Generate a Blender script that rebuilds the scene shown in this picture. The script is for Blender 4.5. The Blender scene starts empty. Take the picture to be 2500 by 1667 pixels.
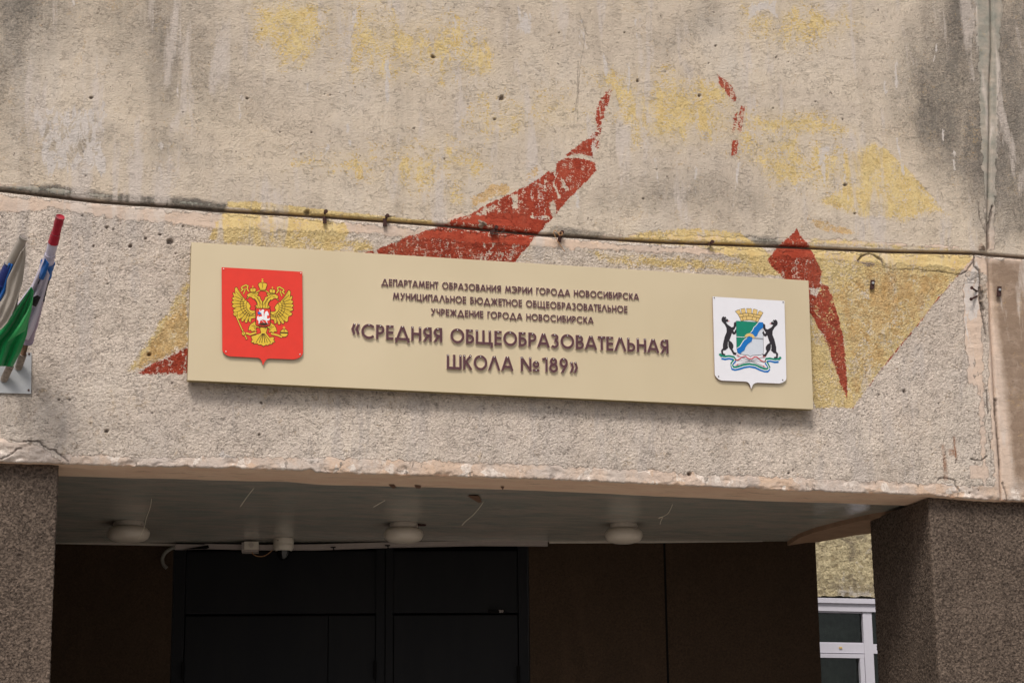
import bpy, bmesh, math, random
import numpy as np
from mathutils import Vector, Matrix
random.seed(4); RNG = np.random.RandomState(7)
S = bpy.context.scene
COL = S.collection
R = math.radians
# ------------------------------------------------------------------ camera
F = 5250.0; PW, PH = 2500, 1667
AZ = np.array([-230., -21200., 5250.]); AZ /= np.linalg.norm(AZ)      # world up seen from the camera (x right, y down, z ahead)
AX = np.array([20650., 1080., 5250.]); AX -= AZ*(AX@AZ); AX /= np.linalg.norm(AX)
AY = np.cross(AZ, AX)
CAM = np.array([0., -12., 1.6])
cd = bpy.data.cameras.new('camera'); cam = bpy.data.objects.new('camera', cd); COL.objects.link(cam)
cd.sensor_width = 36; cd.lens = F/PW*36; cd.clip_start = .1; cd.clip_end = 2000
M = Matrix.Identity(4)
for i, A in enumerate((AX, AY, AZ)):
    M[i][0], M[i][1], M[i][2] = A[0], -A[1], -A[2]
M[0][3], M[1][3], M[2][3] = CAM
cam.matrix_world = M
S.camera = cam
# ------------------------------------------------------------------ sky, light, exposure (bright overcast day)
W = bpy.data.worlds.new('World'); S.world = W; W.use_nodes = True
wn, wl = W.node_tree.nodes, W.node_tree.links
bg = wn['Background']; sk = wn.new('ShaderNodeTexSky'); sk.sky_type = 'NISHITA'; sk.sun_disc = False
SUN_EL, SUN_AZ = 52, 205
sk.sun_elevation = R(SUN_EL); sk.sun_rotation = R(SUN_AZ); sk.dust_density = 4; sk.air_density = 1.0
hs = wn.new('ShaderNodeHueSaturation'); hs.inputs['Saturation'].default_value = .3
wl.new(sk.outputs[0], hs.inputs['Color']); wl.new(hs.outputs[0], bg.inputs[0]); bg.inputs[1].default_value = .085
sl = bpy.data.lights.new('sun', 'SUN'); sun = bpy.data.objects.new('sun', sl); COL.objects.link(sun)
sl.energy = 1.85; sl.angle = R(15); sl.color = (1, .95, .87)
az = R(SUN_AZ); el = R(SUN_EL)
sd = Vector((math.sin(az)*math.cos(el), math.cos(az)*math.cos(el), math.sin(el)))   # towards the sun
sun.rotation_euler = sd.to_track_quat('Z', 'Y').to_euler(); sun.location = (0, -8, 14)
S.view_settings.view_transform = 'Standard'; S.view_settings.look = 'None'
S.view_settings.gamma = 1; S.view_settings.exposure = .33
S.view_settings.use_curve_mapping = False
# ------------------------------------------------------------------ back-projection of measured points
def ray(px, py):
    d = np.array([px-PW/2, py-PH/2, F]); return np.array([d@AX, d@AY, d@AZ])
def onY(px, py, y=0.):
    r = ray(px, py); return CAM+r*(y-CAM[1])/r[1]
def onZ(px, py, z):
    r = ray(px, py); return CAM+r*(z-CAM[2])/r[2]
def onP(px, py, p0, n):
    r = ray(px, py); return CAM+r*((np.array(p0)-CAM)@n)/(r@n)
v2 = 2500/2352
def V(x, y): return (x*v2, y*v2)                                        # whole-photo view
def TL(x, y): return (x/1.88, y/1.88)
def TR(x, y): return (1250+x/1.88, y/1.88)
def BL(x, y): return (x/1.88, 833+y/1.88)
def BR(x, y): return (1250+x/1.88, 833+y/1.88)
def RC(x, y): return (1000+x/3.137, 150+y/3.137)
def QC(x, y): return (1800+x/2.958, 500+y/2.958)
def EC(x, y): return (520+x/6.029, 640+y/6.029)
def WC(x, y): return (1720+x/6.273, 710+y/6.273)
def FC(x, y): return (x/3.268, 500+y/3.268)
def GC(x, y): return (1960+x/3.672, 1240+y/3.672)
# ------------------------------------------------------------------ objects
LOC = {}
def setp(o, label=None, cat=None, group=None, kind=None):
    if label: o['label'] = label
    if cat: o['category'] = cat
    if group: o['group'] = group
    if kind: o['kind'] = kind
    return o
def thing(name, loc, label, cat, group=None):
    o = bpy.data.objects.new(name, None); COL.objects.link(o); o.location = tuple(loc); o.empty_display_size = .1
    LOC[o.name] = np.array(loc, float)
    return setp(o, label, cat, group)
def mk(name, v, f, mats, parent=None, mi=None, smooth=False, local=False, label=None):
    v = np.asarray(v, float)
    off = LOC[parent.name] if (parent is not None and not local) else np.zeros(3)
    me = bpy.data.meshes.new(name); me.from_pydata((v-off).tolist(), [], [list(a) for a in f])
    if not isinstance(mats, (list, tuple)): mats = [mats]
    for m in mats: me.materials.append(m)
    if mi is not None: me.polygons.foreach_set('material_index', mi)
    if smooth: me.polygons.foreach_set('use_smooth', [True]*len(me.polygons))
    me.update()
    return link(name, me, parent, off, label)
def link(name, me, parent=None, off=None, label=None):
    o = bpy.data.objects.new(name, me); COL.objects.link(o)
    if parent is not None: o.parent = parent
    LOC[o.name] = off if off is not None else np.zeros(3)
    if label: o['label'] = label
    return o
class MB:
    def __init__(s): s.v = []; s.f = []; s.m = []
    def add(s, v, f, m=0):
        n = len(s.v); s.v += [tuple(a) for a in v]; s.f += [tuple(i+n for i in a) for a in f]; s.m += [m]*len(f); return s
    def box(s, a, b, m=0):
        x0, y0, z0 = a; x1, y1, z1 = b
        v = [(x0,y0,z0),(x1,y0,z0),(x1,y1,z0),(x0,y1,z0),(x0,y0,z1),(x1,y0,z1),(x1,y1,z1),(x0,y1,z1)]
        return s.add(v, [(0,3,2,1),(4,5,6,7),(0,1,5,4),(1,2,6,5),(2,3,7,6),(3,0,4,7)], m)
    def prism(s, poly, d, m=0):
        """closed polygon of 3-D points pushed along d; caps are triangulated"""
        n = len(poly); d = np.array(d, float); P = [np.array(p, float) for p in poly]
        from mathutils.geometry import tessellate_polygon
        tri = tessellate_polygon([[Vector(p) for p in P]])
        v = P+[p+d for p in P]
        f = [tuple(t) for t in tri]+[tuple(n+i for i in reversed(t)) for t in tri]
        f += [(i, (i+1) % n, n+(i+1) % n, n+i) for i in range(n)]
        return s.add(v, f, m)
    def tube(s, pts, r, n=8, m=0, cap=True):
        pts = [np.array(p, float) for p in pts]; k = len(pts)
        rr = r if hasattr(r, '__len__') else [r]*k
        v = []; f = []
        up = np.array([.13, .31, .94])
        for i, p in enumerate(pts):
            t = pts[min(i+1, k-1)]-pts[max(i-1, 0)]; t /= np.linalg.norm(t)+1e-9
            a = np.cross(t, up); a /= np.linalg.norm(a)+1e-9; b = np.cross(t, a)
            for j in range(n):
                q = 2*math.pi*j/n; v.append(p+rr[i]*(a*math.cos(q)+b*math.sin(q)))
        for i in range(k-1):
            for j in range(n): f.append((i*n+j, i*n+(j+1) % n, (i+1)*n+(j+1) % n, (i+1)*n+j))
        if cap: f.append(tuple(range(n))); f.append(tuple((k-1)*n+j for j in reversed(range(n))))
        return s.add(v, f, m)
    def lathe(s, prof, c, n=40, m=0):
        v = []; f = []; k = len(prof)
        for (r, z) in prof:
            for j in range(n): q = 2*math.pi*j/n; v.append((c[0]+r*math.cos(q), c[1]+r*math.sin(q), c[2]+z))
        for i in range(k-1):
            for j in range(n): f.append((i*n+j, i*n+(j+1) % n, (i+1)*n+(j+1) % n, (i+1)*n+j))
        f.append(tuple(range(n))); f.append(tuple((k-1)*n+j for j in range(n)))
        return s.add(v, f, m)
    def build(s, name, mats, parent=None, smooth=False, local=False, label=None):
        return mk(name, s.v, s.f, mats, parent, s.m, smooth, local, label)
# ------------------------------------------------------------------ materials
def srgb(r, g, b):
    return tuple(((c/255)/12.92 if c/255 <= .04045 else ((c/255+.055)/1.055)**2.4) for c in (r, g, b))+(1,)
class NT:
    def __init__(s, name):
        s.m = bpy.data.materials.new(name); s.m.use_nodes = True; s.t = s.m.node_tree; s.n = s.t.nodes; s.b = s.n['Principled BSDF']
    def new(s, t): return s.n.new(t)
    def L(s, a, b): s.t.links.new(a, b)
    def put(s, sock, val):
        if hasattr(val, 'links'): s.L(val, sock)
        else: sock.default_value = val
    def coord(s, scale=(1, 1, 1), kind='Object'):
        c = s.new('ShaderNodeTexCoord'); mp = s.new('ShaderNodeMapping'); s.L(c.outputs[kind], mp.inputs[0]); mp.inputs['Scale'].default_value = scale
        return mp.outputs[0]
    def noise(s, vec, scale, detail=6, rough=.6, dist=0):
        n = s.new('ShaderNodeTexNoise'); s.L(vec, n.inputs['Vector']); n.inputs['Scale'].default_value = scale
        n.inputs['Detail'].default_value = detail; n.inputs['Roughness'].default_value = rough; n.inputs['Distortion'].default_value = dist
        return n.outputs['Fac']
    def vor(s, vec, scale, feat='F1'):
        n = s.new('ShaderNodeTexVoronoi'); n.feature = feat; s.L(vec, n.inputs['Vector']); n.inputs['Scale'].default_value = scale; return n.outputs['Distance']
    def math(s, op, a, b=0., clamp=False):
        n = s.new('ShaderNodeMath'); n.operation = op; n.use_clamp = clamp; s.put(n.inputs[0], a); s.put(n.inputs[1], b); return n.outputs[0]
    def rng(s, a, lo, hi, o0=0., o1=1.):
        n = s.new('ShaderNodeMapRange'); s.put(n.inputs['Value'], a); n.inputs[1].default_value = lo; n.inputs[2].default_value = hi
        n.inputs[3].default_value = o0; n.inputs[4].default_value = o1; return n.outputs[0]
    def mix(s, f, a, b):
        n = s.new('ShaderNodeMix'); n.data_type = 'RGBA'; s.put(n.inputs[0], f); s.put(n.inputs[6], a); s.put(n.inputs[7], b); return n.outputs[2]
    def attr(s, name):
        n = s.new('ShaderNodeAttribute'); n.attribute_name = name; sp = s.new('ShaderNodeSeparateXYZ'); s.L(n.outputs['Vector'], sp.inputs[0]); return sp.outputs
    def bump(s, h, strength, dist):
        n = s.new('ShaderNodeBump'); n.inputs['Strength'].default_value = strength; n.inputs['Distance'].default_value = dist; s.L(h, n.inputs['Height']); s.L(n.outputs[0], s.b.inputs['Normal'])
    def fin(s, col, rough=.9, spec=.3, metal=0):
        s.put(s.b.inputs['Base Color'], col); s.put(s.b.inputs['Roughness'], rough); s.b.inputs['Specular IOR Level'].default_value = spec; s.b.inputs['Metallic'].default_value = metal
        return s.m
def simple(name, col, rough=.6, spec=.4, metal=0, var=.12, scale=30, bump=0):
    t = NT(name); c = t.coord(); n = t.noise(c, scale, 5)
    dark = tuple(x*(1-var) for x in col[:3])+(1,); lite = tuple(min(1, x*(1+var)) for x in col[:3])+(1,)
    if bump: t.bump(t.noise(c, scale*3, 4), .5, bump)
    return t.fin(t.mix(t.rng(n, .3, .7), dark, lite), rough, spec, metal)

def facade_mat(name, low):
    """painted precast concrete; 'paint' = (red, yellow, grey) coverage, 'surf' = (smooth, white, orange) coverage, 'marks' = (dirt, rust, -)"""
    t = NT(name); c = t.coord()
    P = t.attr('paint'); U = t.attr('surf'); K = t.attr('marks')
    fine = t.noise(c, 85 if low else 95, 6, .62, .5)
    grit = t.noise(c, 150, 3, .6, .8); speck = t.noise(t.coord((.7, 1, 1.15)), 62, 4, .6, 1.4)
    crv = t.math('ABSOLUTE', t.math('SUBTRACT', t.noise(t.coord((.6, 1, 1.3)), 34, 2, .5, 1.0), .5)); crm = t.math('MULTIPLY', t.rng(crv, .022, .004), t.rng(t.noise(c, 17, 3, .6), .47, .56))
    mid = t.noise(c, 13, 8, .68, .3)
    drip = t.noise(t.coord((1, 1, .35)), 26, 8, .7, .6)
    big = t.noise(c, 1.3, 5, .6)
    big2 = t.noise(t.coord((1, 1, .45)), 3.1, 6, .65, .5)
    ga = t.attr('relief')[0]
    def cover(Fv, N, k=14):
        n0 = t.rng(N, .33, .67, .03, .97)
        a = t.math('SUBTRACT', Fv, n0); a = t.math('MULTIPLY', a, k); return t.math('ADD', a, .5 if k > 6 else .2, True)
    if low: a, b_, d = srgb(231, 213, 199), srgb(240, 224, 209), srgb(118, 102, 96)
    else:   a, b_, d = srgb(212, 194, 174), srgb(224, 207, 187), srgb(138, 122, 112)
    col = t.mix(t.rng(big, .35, .65), a, b_)
    col = t.mix(t.math('MULTIPLY', t.rng(big2, .5, .72), .45), col, srgb(205, 196, 190))
    col = t.mix(t.math('MULTIPLY', t.rng(t.noise(c, .9, 4, .6), .42, .62), .5), col, srgb(212, 197, 182) if not low else srgb(212, 197, 187))
    smo = t.rng(U[0], .35, .6, 1, .35)
    col = t.mix(t.math('MULTIPLY', t.math('MULTIPLY', t.rng(speck, .43, .33), smo), .62 if low else .26), col, d)
    col = t.mix(t.math('MULTIPLY', t.rng(speck, .54, .66), .55 if low else .3), col, srgb(236, 222, 204))
    col = t.mix(t.math('MULTIPLY', t.math('MULTIPLY', crm, smo), .6 if low else .34), col, srgb(96, 82, 76))  # crevice lines: dirt that also puts the relief's shade into the colour
    col = t.mix(t.math('MULTIPLY', t.rng(t.noise(c, 34, 2, .5, .5), .30, .235), .8), col, srgb(92, 78, 72))
    # trowel patches and old water runs
    tv = t.new('ShaderNodeTexVoronoi'); tv.feature = 'SMOOTH_F1'; t.L(t.coord((.8, 1, 1.3)), tv.inputs['Vector']); tv.inputs['Scale'].default_value = 2.6; tv.inputs['Smoothness'].default_value = .25
    ts = t.new('ShaderNodeSeparateXYZ'); t.L(tv.outputs['Color'], ts.inputs[0])
    col = t.mix(t.math('MULTIPLY', t.rng(ts.outputs[0], .3, .9), .30), col, srgb(196, 180, 166))
    run = t.noise(t.coord((1, 1, .10)), 5.5, 6, .6, .15)
    col = t.mix(t.math('MULTIPLY', t.rng(run, .54, .70), .34), col, srgb(150, 136, 124))
    # thin lime-white runs
    wr = t.noise(t.coord((1, 1, .16)), 7.5, 7, .62, .25)
    col = t.mix(t.math('MULTIPLY', t.rng(wr, .57, .66), .5), col, srgb(216, 204, 196))
    # soot, old grey paint and lens vignette put into the colour, held mostly in the hollows of the render
    gn = t.math('ADD', t.math('MULTIPLY', mid, .55), t.math('MULTIPLY', fine, .45))
    gn = t.math('ADD', gn, t.math('MULTIPLY', t.math('SUBTRACT', ga, .5), .22))
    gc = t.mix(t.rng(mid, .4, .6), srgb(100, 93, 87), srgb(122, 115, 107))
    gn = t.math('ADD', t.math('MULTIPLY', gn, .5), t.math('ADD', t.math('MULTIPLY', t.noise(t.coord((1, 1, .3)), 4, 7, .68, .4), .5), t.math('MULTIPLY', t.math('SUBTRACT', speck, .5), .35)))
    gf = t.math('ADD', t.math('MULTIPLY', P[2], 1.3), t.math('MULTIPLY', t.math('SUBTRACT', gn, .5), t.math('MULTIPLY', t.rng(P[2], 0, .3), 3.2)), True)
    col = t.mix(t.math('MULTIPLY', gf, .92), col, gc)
    # trowelled smooth bands
    sm = cover(U[0], t.math('ADD', t.math('MULTIPLY', mid, .6), t.math('MULTIPLY', drip, .4)), 16)
    sc = t.mix(t.rng(big2, .35, .65), srgb(220, 194, 174), srgb(204, 184, 170))
    sc = t.mix(t.math('MULTIPLY', t.rng(t.noise(t.coord((.25, 1, 1.6)), 30, 5, .6), .5, .75), .35), sc, srgb(165, 148, 136))
    sc = t.mix(t.math('MULTIPLY', t.math('ADD', t.math('MULTIPLY', P[2], 1.3), t.math('MULTIPLY', t.math('SUBTRACT', mid, .5), t.rng(P[2], 0, .3, 0, 1.6)), True), .9), sc, srgb(138, 116, 98) if low else srgb(136, 137, 128))
    col = t.mix(sm, col, sc)
    col = t.mix(t.math('MULTIPLY', cover(U[1], drip, 10), .75), col, srgb(214, 204, 197))
    # yellow, ochre, red paint, flaked
    yn = t.math('ADD', t.math('MULTIPLY', speck, .42), t.math('MULTIPLY', t.noise(t.coord((1, 1, .6)), 9, 10, .78, .6), .58))
    yn = t.math('ADD', t.math('MULTIPLY', t.math('SUBTRACT', yn, .5), 1.9), .5)
    yn = t.math('SUBTRACT', yn, t.math('MULTIPLY', t.math('SUBTRACT', ga, .5), .14))
    yc = t.mix(t.rng(mid, .35, .65), srgb(226, 194, 124), srgb(234, 210, 152))
    yc = t.mix(t.math('MULTIPLY', t.rng(speck, .47, .36), .45), yc, srgb(158, 118, 70))
    col = t.mix(t.math('MULTIPLY', t.math('MULTIPLY', P[1], t.rng(mid, .36, .58)), .62, True), col, srgb(222, 194, 138))
    col = t.mix(t.math('MULTIPLY', cover(P[1], yn, 12), .85), col, yc)
    col = t.mix(t.math('MULTIPLY', t.rng(wr, .555, .64), .7), col, srgb(214, 200, 190))
    col = t.mix(t.math('MULTIPLY', cover(U[1], drip, 10), .8), col, srgb(216, 205, 198))
    oc = t.mix(t.rng(mid, .35, .65), srgb(216, 172, 112), srgb(218, 188, 142))
    oc = t.mix(t.math('MULTIPLY', t.rng(speck, .47, .36), .5), oc, srgb(150, 112, 76))
    col = t.mix(t.math('MULTIPLY', cover(U[2], yn, 9), .85), col, oc)
    rn = t.math('ADD', t.math('MULTIPLY', speck, .5), t.math('MULTIPLY', drip, .5))
    rn = t.math('ADD', t.math('MULTIPLY', t.math('SUBTRACT', rn, .5), 2.7), .5)
    rn = t.math('SUBTRACT', rn, t.math('MULTIPLY', t.math('SUBTRACT', ga, .5), .12 if not low else -.1))
    rc = t.mix(t.rng(mid, .35, .65), srgb(164, 62, 42), srgb(180, 80, 58))
    rc = t.mix(t.math('MULTIPLY', t.rng(speck, .48, .38), .5), rc, srgb(112, 42, 34))
    rm = cover(P[0], rn, 16)
    col = t.mix(t.math('MULTIPLY', t.math('MULTIPLY', P[0], t.rng(mid, .36, .58)), .45, True), col, srgb(200, 128, 100))
    rc = t.mix(t.math('MULTIPLY', t.rng(big2, .48, .64), .35), rc, srgb(192, 116, 92))
    col = t.mix(rm, col, rc)
    # patched skim along the bottom arris
    vo = t.new('ShaderNodeTexVoronoi'); t.L(t.coord((1, 1, 1.5)), vo.inputs['Vector']); vo.inputs['Scale'].default_value = 13; vo.inputs['Randomness'].default_value = 1
    sp = t.new('ShaderNodeSeparateXYZ'); t.L(vo.outputs['Color'], sp.inputs[0])
    bc = t.mix(t.rng(big2, .42, .58), srgb(214, 184, 160), srgb(204, 190, 180)); bc = t.mix(t.math('MULTIPLY', t.rng(sp.outputs[0], .5, .9), .5), bc, srgb(196, 184, 178)); bc = t.mix(t.math('MULTIPLY', t.rng(sp.outputs[1], .80, .84), t.rng(drip, .45, .52)), bc, srgb(236, 224, 214))
    bc = t.mix(t.math('MULTIPLY', t.rng(speck, .46, .36), .5), bc, srgb(130, 112, 102))
    col = t.mix(t.math('MULTIPLY', t.math('MULTIPLY', K[2], sm), .8), col, bc)
    # dirt-filled air holes, cracks, rust
    col = t.mix(t.math('MULTIPLY', K[0], .8, True), col, srgb(70, 58, 54))
    col = t.mix(t.math('MULTIPLY', t.math('MULTIPLY', K[1], t.rng(drip, .35, .6)), .9, True), col, srgb(150, 92, 52))
    # fine relief
    h = t.math('ADD', t.math('MULTIPLY', fine, .8), t.math('MULTIPLY', grit, .55)); h = t.math('ADD', h, t.math('MULTIPLY', speck, .6)); h = t.math('SUBTRACT', h, t.math('MULTIPLY', crm, .35))
    h = t.math('MULTIPLY', h, t.rng(sm, 0, 1, 1, .25))
    h = t.math('ADD', h, t.math('MULTIPLY', rm, .06))
    t.bump(h, 1.0, .014 if low else .009)
    return t.fin(col, .92, .2)

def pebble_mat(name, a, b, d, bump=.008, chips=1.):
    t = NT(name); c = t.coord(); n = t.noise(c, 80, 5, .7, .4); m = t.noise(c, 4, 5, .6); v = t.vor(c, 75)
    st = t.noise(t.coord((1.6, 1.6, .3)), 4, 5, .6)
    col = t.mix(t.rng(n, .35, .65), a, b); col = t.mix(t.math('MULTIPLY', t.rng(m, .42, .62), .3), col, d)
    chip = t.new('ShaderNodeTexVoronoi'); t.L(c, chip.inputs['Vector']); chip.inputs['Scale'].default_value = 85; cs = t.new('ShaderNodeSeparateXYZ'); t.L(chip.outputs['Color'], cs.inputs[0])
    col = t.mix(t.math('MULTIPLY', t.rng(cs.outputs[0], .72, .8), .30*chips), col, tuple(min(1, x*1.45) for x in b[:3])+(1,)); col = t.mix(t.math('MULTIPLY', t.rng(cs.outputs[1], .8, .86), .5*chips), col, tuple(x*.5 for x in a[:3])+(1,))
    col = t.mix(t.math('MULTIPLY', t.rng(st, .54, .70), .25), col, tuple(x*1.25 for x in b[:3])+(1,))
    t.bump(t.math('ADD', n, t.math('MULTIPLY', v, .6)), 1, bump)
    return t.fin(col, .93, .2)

M_up = facade_mat('facade_paint_upper', False)
M_lo = facade_mat('facade_paint_lower', True)
M_col = pebble_mat('pebbledash_column', srgb(54, 45, 40), srgb(124, 108, 96), srgb(72, 61, 54))
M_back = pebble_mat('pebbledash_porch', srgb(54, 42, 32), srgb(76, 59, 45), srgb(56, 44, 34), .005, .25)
M_mortar = simple('mortar', srgb(150, 132, 118), .95, .2, var=.25, bump=.004)
M_flake = simple('brown_flake', srgb(112, 84, 68), .8, .3)
M_under = NT('underside_plaster')
_c = M_under.coord((.5, 1, 1)); _n = M_under.noise(_c, 9, 8, .65); _k = M_under.noise(M_under.coord((.22, 2, 1)), 22, 6, .65)
M_under.bump(_k, .5, .006)
M_under = M_under.fin(M_under.mix(M_under.rng(_k, .58, .75), M_under.mix(M_under.rng(_n, .35, .65), srgb(226, 190, 164), srgb(236, 206, 180)), srgb(120, 98, 84)), .9, .25)
_t = NT('soffit_gloss_paint')                     # shiny oil paint with brush streaks
_c = _t.coord((.55, 1.9, 1)); _n = _t.noise(_c, 5, 8, .66, 1.2); _f = _t.noise(_t.coord((.6, 2.2, 1)), 30, 5, .6, .8)
_t.bump(_t.math('ADD', _n, _t.math('MULTIPLY', _f, .3)), .16, .014)
M_soffit = _t.fin(_t.mix(_t.rng(_n, .35, .65), srgb(150, 154, 146), srgb(186, 172, 160)), .14, .5)
M_sign = NT('gold_composite')
_n = M_sign.noise(M_sign.coord(), 160, 3, .6); _l = M_sign.noise(M_sign.coord((1, 1, .7)), 1.6, 3, .5)
M_sign = M_sign.fin(M_sign.mix(M_sign.rng(_l, .3, .7), srgb(212, 194, 161), srgb(220, 202, 170)), M_sign.rng(_n, .3, .7, .36, .46), .5, .25)
M_edge = simple('gold_edge', srgb(168, 150, 96), .35, .5, .5, .06)
M_letF = simple('letter_face_plum', srgb(88, 52, 58), .32, .5, 0, .08, 60)
M_letS = simple('letter_side', srgb(206, 190, 190), .25, .6, 0, .08, 60)
M_pin = simple('pin_white', srgb(232, 228, 226), .3, .6)
M_red = simple('plate_red', srgb(228, 56, 40), .38, .45, 0, .04, 12)
M_white = simple('plate_white', srgb(232, 230, 236), .38, .45, 0, .02, 12)
M_gold = simple('print_gold', srgb(228, 190, 58), .45, .4, 0, .1, 160)
M_goldD = simple('print_gold_shade', srgb(176, 138, 42), .45, .4, 0, .15, 160)
M_line = simple('print_line', srgb(66, 46, 26), .5, .3)
M_prblk = simple('print_black', srgb(44, 38, 44), .4, .4)
M_prgrn = simple('print_green', srgb(10, 130, 104), .4, .4, 0, .04)
M_prblu = simple('print_blue', srgb(16, 112, 190), .4, .4, 0, .04)
M_prsil = simple('print_silver', srgb(208, 212, 222), .4, .4, 0, .02)
M_prred = simple('print_red', srgb(214, 60, 72), .4, .4)
M_prtan = simple('print_tan', srgb(224, 190, 120), .4, .4, 0, .06, 90)
M_prwhi = simple('print_white', srgb(240, 240, 242), .4, .4, 0, .02)
M_plum = simple('plate_edge', srgb(150, 120, 128), .5, .4)
M_opal = NT('opal_glass'); _n = M_opal.noise(M_opal.coord(), 40, 4)
M_opal = M_opal.fin(M_opal.mix(_n, srgb(200, 188, 174), srgb(212, 200, 186)), .3, .5)
M_lbase = simple('lamp_base_white', srgb(196, 184, 172), .5, .4)
M_plastic = simple('white_plastic', srgb(166, 154, 148), .45, .4, 0, .06)
M_plasticW = simple('camera_white', srgb(214, 204, 190), .4, .5, 0, .04)
M_dome = simple('smoked_dome', srgb(14, 14, 16), .06, .7)
M_hose = simple('grey_hose', srgb(128, 124, 116), .6, .3)
M_door = NT('door_steel'); _c = M_door.coord(); _n = M_door.noise(M_door.coord((1, 1, .25)), 4, 7, .6)
M_door = M_door.fin(M_door.mix(M_door.rng(_n, .35, .65), srgb(15, 15, 19), srgb(23, 22, 24)), .6, .22)
M_dgap = simple('door_gap', srgb(20, 18, 18), .9, .1)
M_rust = simple('rusty_iron', srgb(74, 50, 46), .8, .3, .3, .35, 120, .002)
M_rust2 = simple('rusty_socket', srgb(150, 138, 128), .7, .3, .2, .4, 60, .002)
M_wire = simple('copper_wire', srgb(176, 132, 92), .5, .4, .2)
M_wireD = simple('dark_wire', srgb(60, 52, 46), .6, .4)
M_gal = simple('galvanised_plate', srgb(170, 170, 172), .4, .5, .35, .12, 8)
M_pole = simple('grey_pole', srgb(140, 130, 124), .5, .4, 0, .15)
M_poleB = simple('brown_pole', srgb(96, 72, 54), .7, .3, 0, .3)
def cloth(name, col):
    t = NT(name); n = t.noise(t.coord((1, 1, .4)), 12, 4)
    t.b.inputs['Sheen Weight'].default_value = .2
    return t.fin(t.mix(t.rng(n, .3, .7), tuple(x*.85 for x in col[:3])+(1,), col), .75, .2)
M_cR = cloth('cloth_red', srgb(170, 26, 48)); M_cP = cloth('cloth_pink', srgb(190, 120, 140)); M_cW = cloth('cloth_white', srgb(204, 196, 214)); M_cB = cloth('cloth_blue', srgb(24, 92, 168))
M_cN = cloth('cloth_navy', srgb(24, 40, 104)); M_cK = cloth('cloth_black', srgb(36, 30, 34)); M_cG = cloth('cloth_green', srgb(12, 140, 74)); M_cG2 = cloth('cloth_light_green', srgb(60, 170, 96))
M_cS = cloth('cloth_grey', srgb(172, 162, 152)); M_cM = cloth('cloth_mauve', srgb(160, 144, 164))
M_pvc = simple('white_pvc', srgb(214, 210, 220), .35, .4, 0, .02)
M_web = simple('cobweb', srgb(226, 216, 196), .6, .3)
_t = NT('window_glass'); _t.n.remove(_t.b)
_g = _t.new('ShaderNodeBsdfGlossy'); _g.inputs['Roughness'].default_value = .02
_tr = _t.new('ShaderNodeBsdfTransparent'); _tr.inputs[0].default_value = (.6, .66, .64, 1)
_fr = _t.new('ShaderNodeFresnel'); _fr.inputs[0].default_value = 1.5
_mx = _t.new('ShaderNodeMixShader'); _t.L(_fr.outputs[0], _mx.inputs[0]); _t.L(_tr.outputs[0], _mx.inputs[1]); _t.L(_g.outputs[0], _mx.inputs[2])
_t.L(_mx.outputs[0], _t.n['Material Output'].inputs[0]); M_glass = _t.m
M_room = simple('dark_room', srgb(52, 48, 44), .9, .1)
M_curt = simple('lace_curtain', srgb(150, 148, 138), .9, .1, 0, .3, 9)
# ------------------------------------------------------------------ noise on arrays
_perm = RNG.permutation(256); _perm = np.concatenate([_perm, _perm]); _ga = RNG.rand(512)*2*np.pi; _gx, _gy = np.cos(_ga), np.sin(_ga)
def perlin(x, y):
    xi = np.floor(x).astype(np.int64); yi = np.floor(y).astype(np.int64); xf = x-xi; yf = y-yi
    u = xf*xf*xf*(xf*(xf*6-15)+10); v = yf*yf*yf*(yf*(yf*6-15)+10)
    def g(i, j, dx, dy):
        h = _perm[(_perm[(xi+i) & 255]+yi+j) & 255]; return _gx[h]*dx+_gy[h]*dy
    a = g(0, 0, xf, yf); b = g(1, 0, xf-1, yf); c = g(0, 1, xf, yf-1); d = g(1, 1, xf-1, yf-1)
    return (a*(1-u)+b*u)*(1-v)+(c*(1-u)+d*u)*v
def fbm(x, y, oct=4, g=.5):
    s = 0; a = 1.
    for i in range(oct): s = s+a*perlin(x*2**i+17.3*i, y*2**i+5.1*i); a *= g
    return s
def sdf(px, pz, poly):
    """signed distance, positive inside"""
    n = len(poly); d = np.full(px.shape, 1e9); s = np.zeros(px.shape, bool)
    for i in range(n):
        ax, az_ = poly[i]; bx, bz = poly[(i+1) % n]
        ex, ez = bx-ax, bz-az_; wx, wz = px-ax, pz-az_
        h = np.clip((wx*ex+wz*ez)/(ex*ex+ez*ez+1e-12), 0, 1)
        d = np.minimum(d, (wx-ex*h)**2+(wz-ez*h)**2)
        c = ((az_ <= pz) & (bz > pz)) | ((bz <= pz) & (az_ > pz))
        with np.errstate(divide='ignore', invalid='ignore'):
            xx = ax+(pz-az_)*ex/(ez if ez != 0 else 1e-12)
        s ^= c & (px < xx)
    d = np.sqrt(d); return np.where(s, d, -d)
def wallpoly(fn, pts): return [tuple(onY(*fn(*p))[[0, 2]]) for p in pts]
#   channel, op, coverage, edge width (m), mapping, points
PAINT = []
def pt(ch, cov, w, fn, pts, op='max'): PAINT.append((ch, op, cov, w, wallpoly(fn, pts)))
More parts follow.
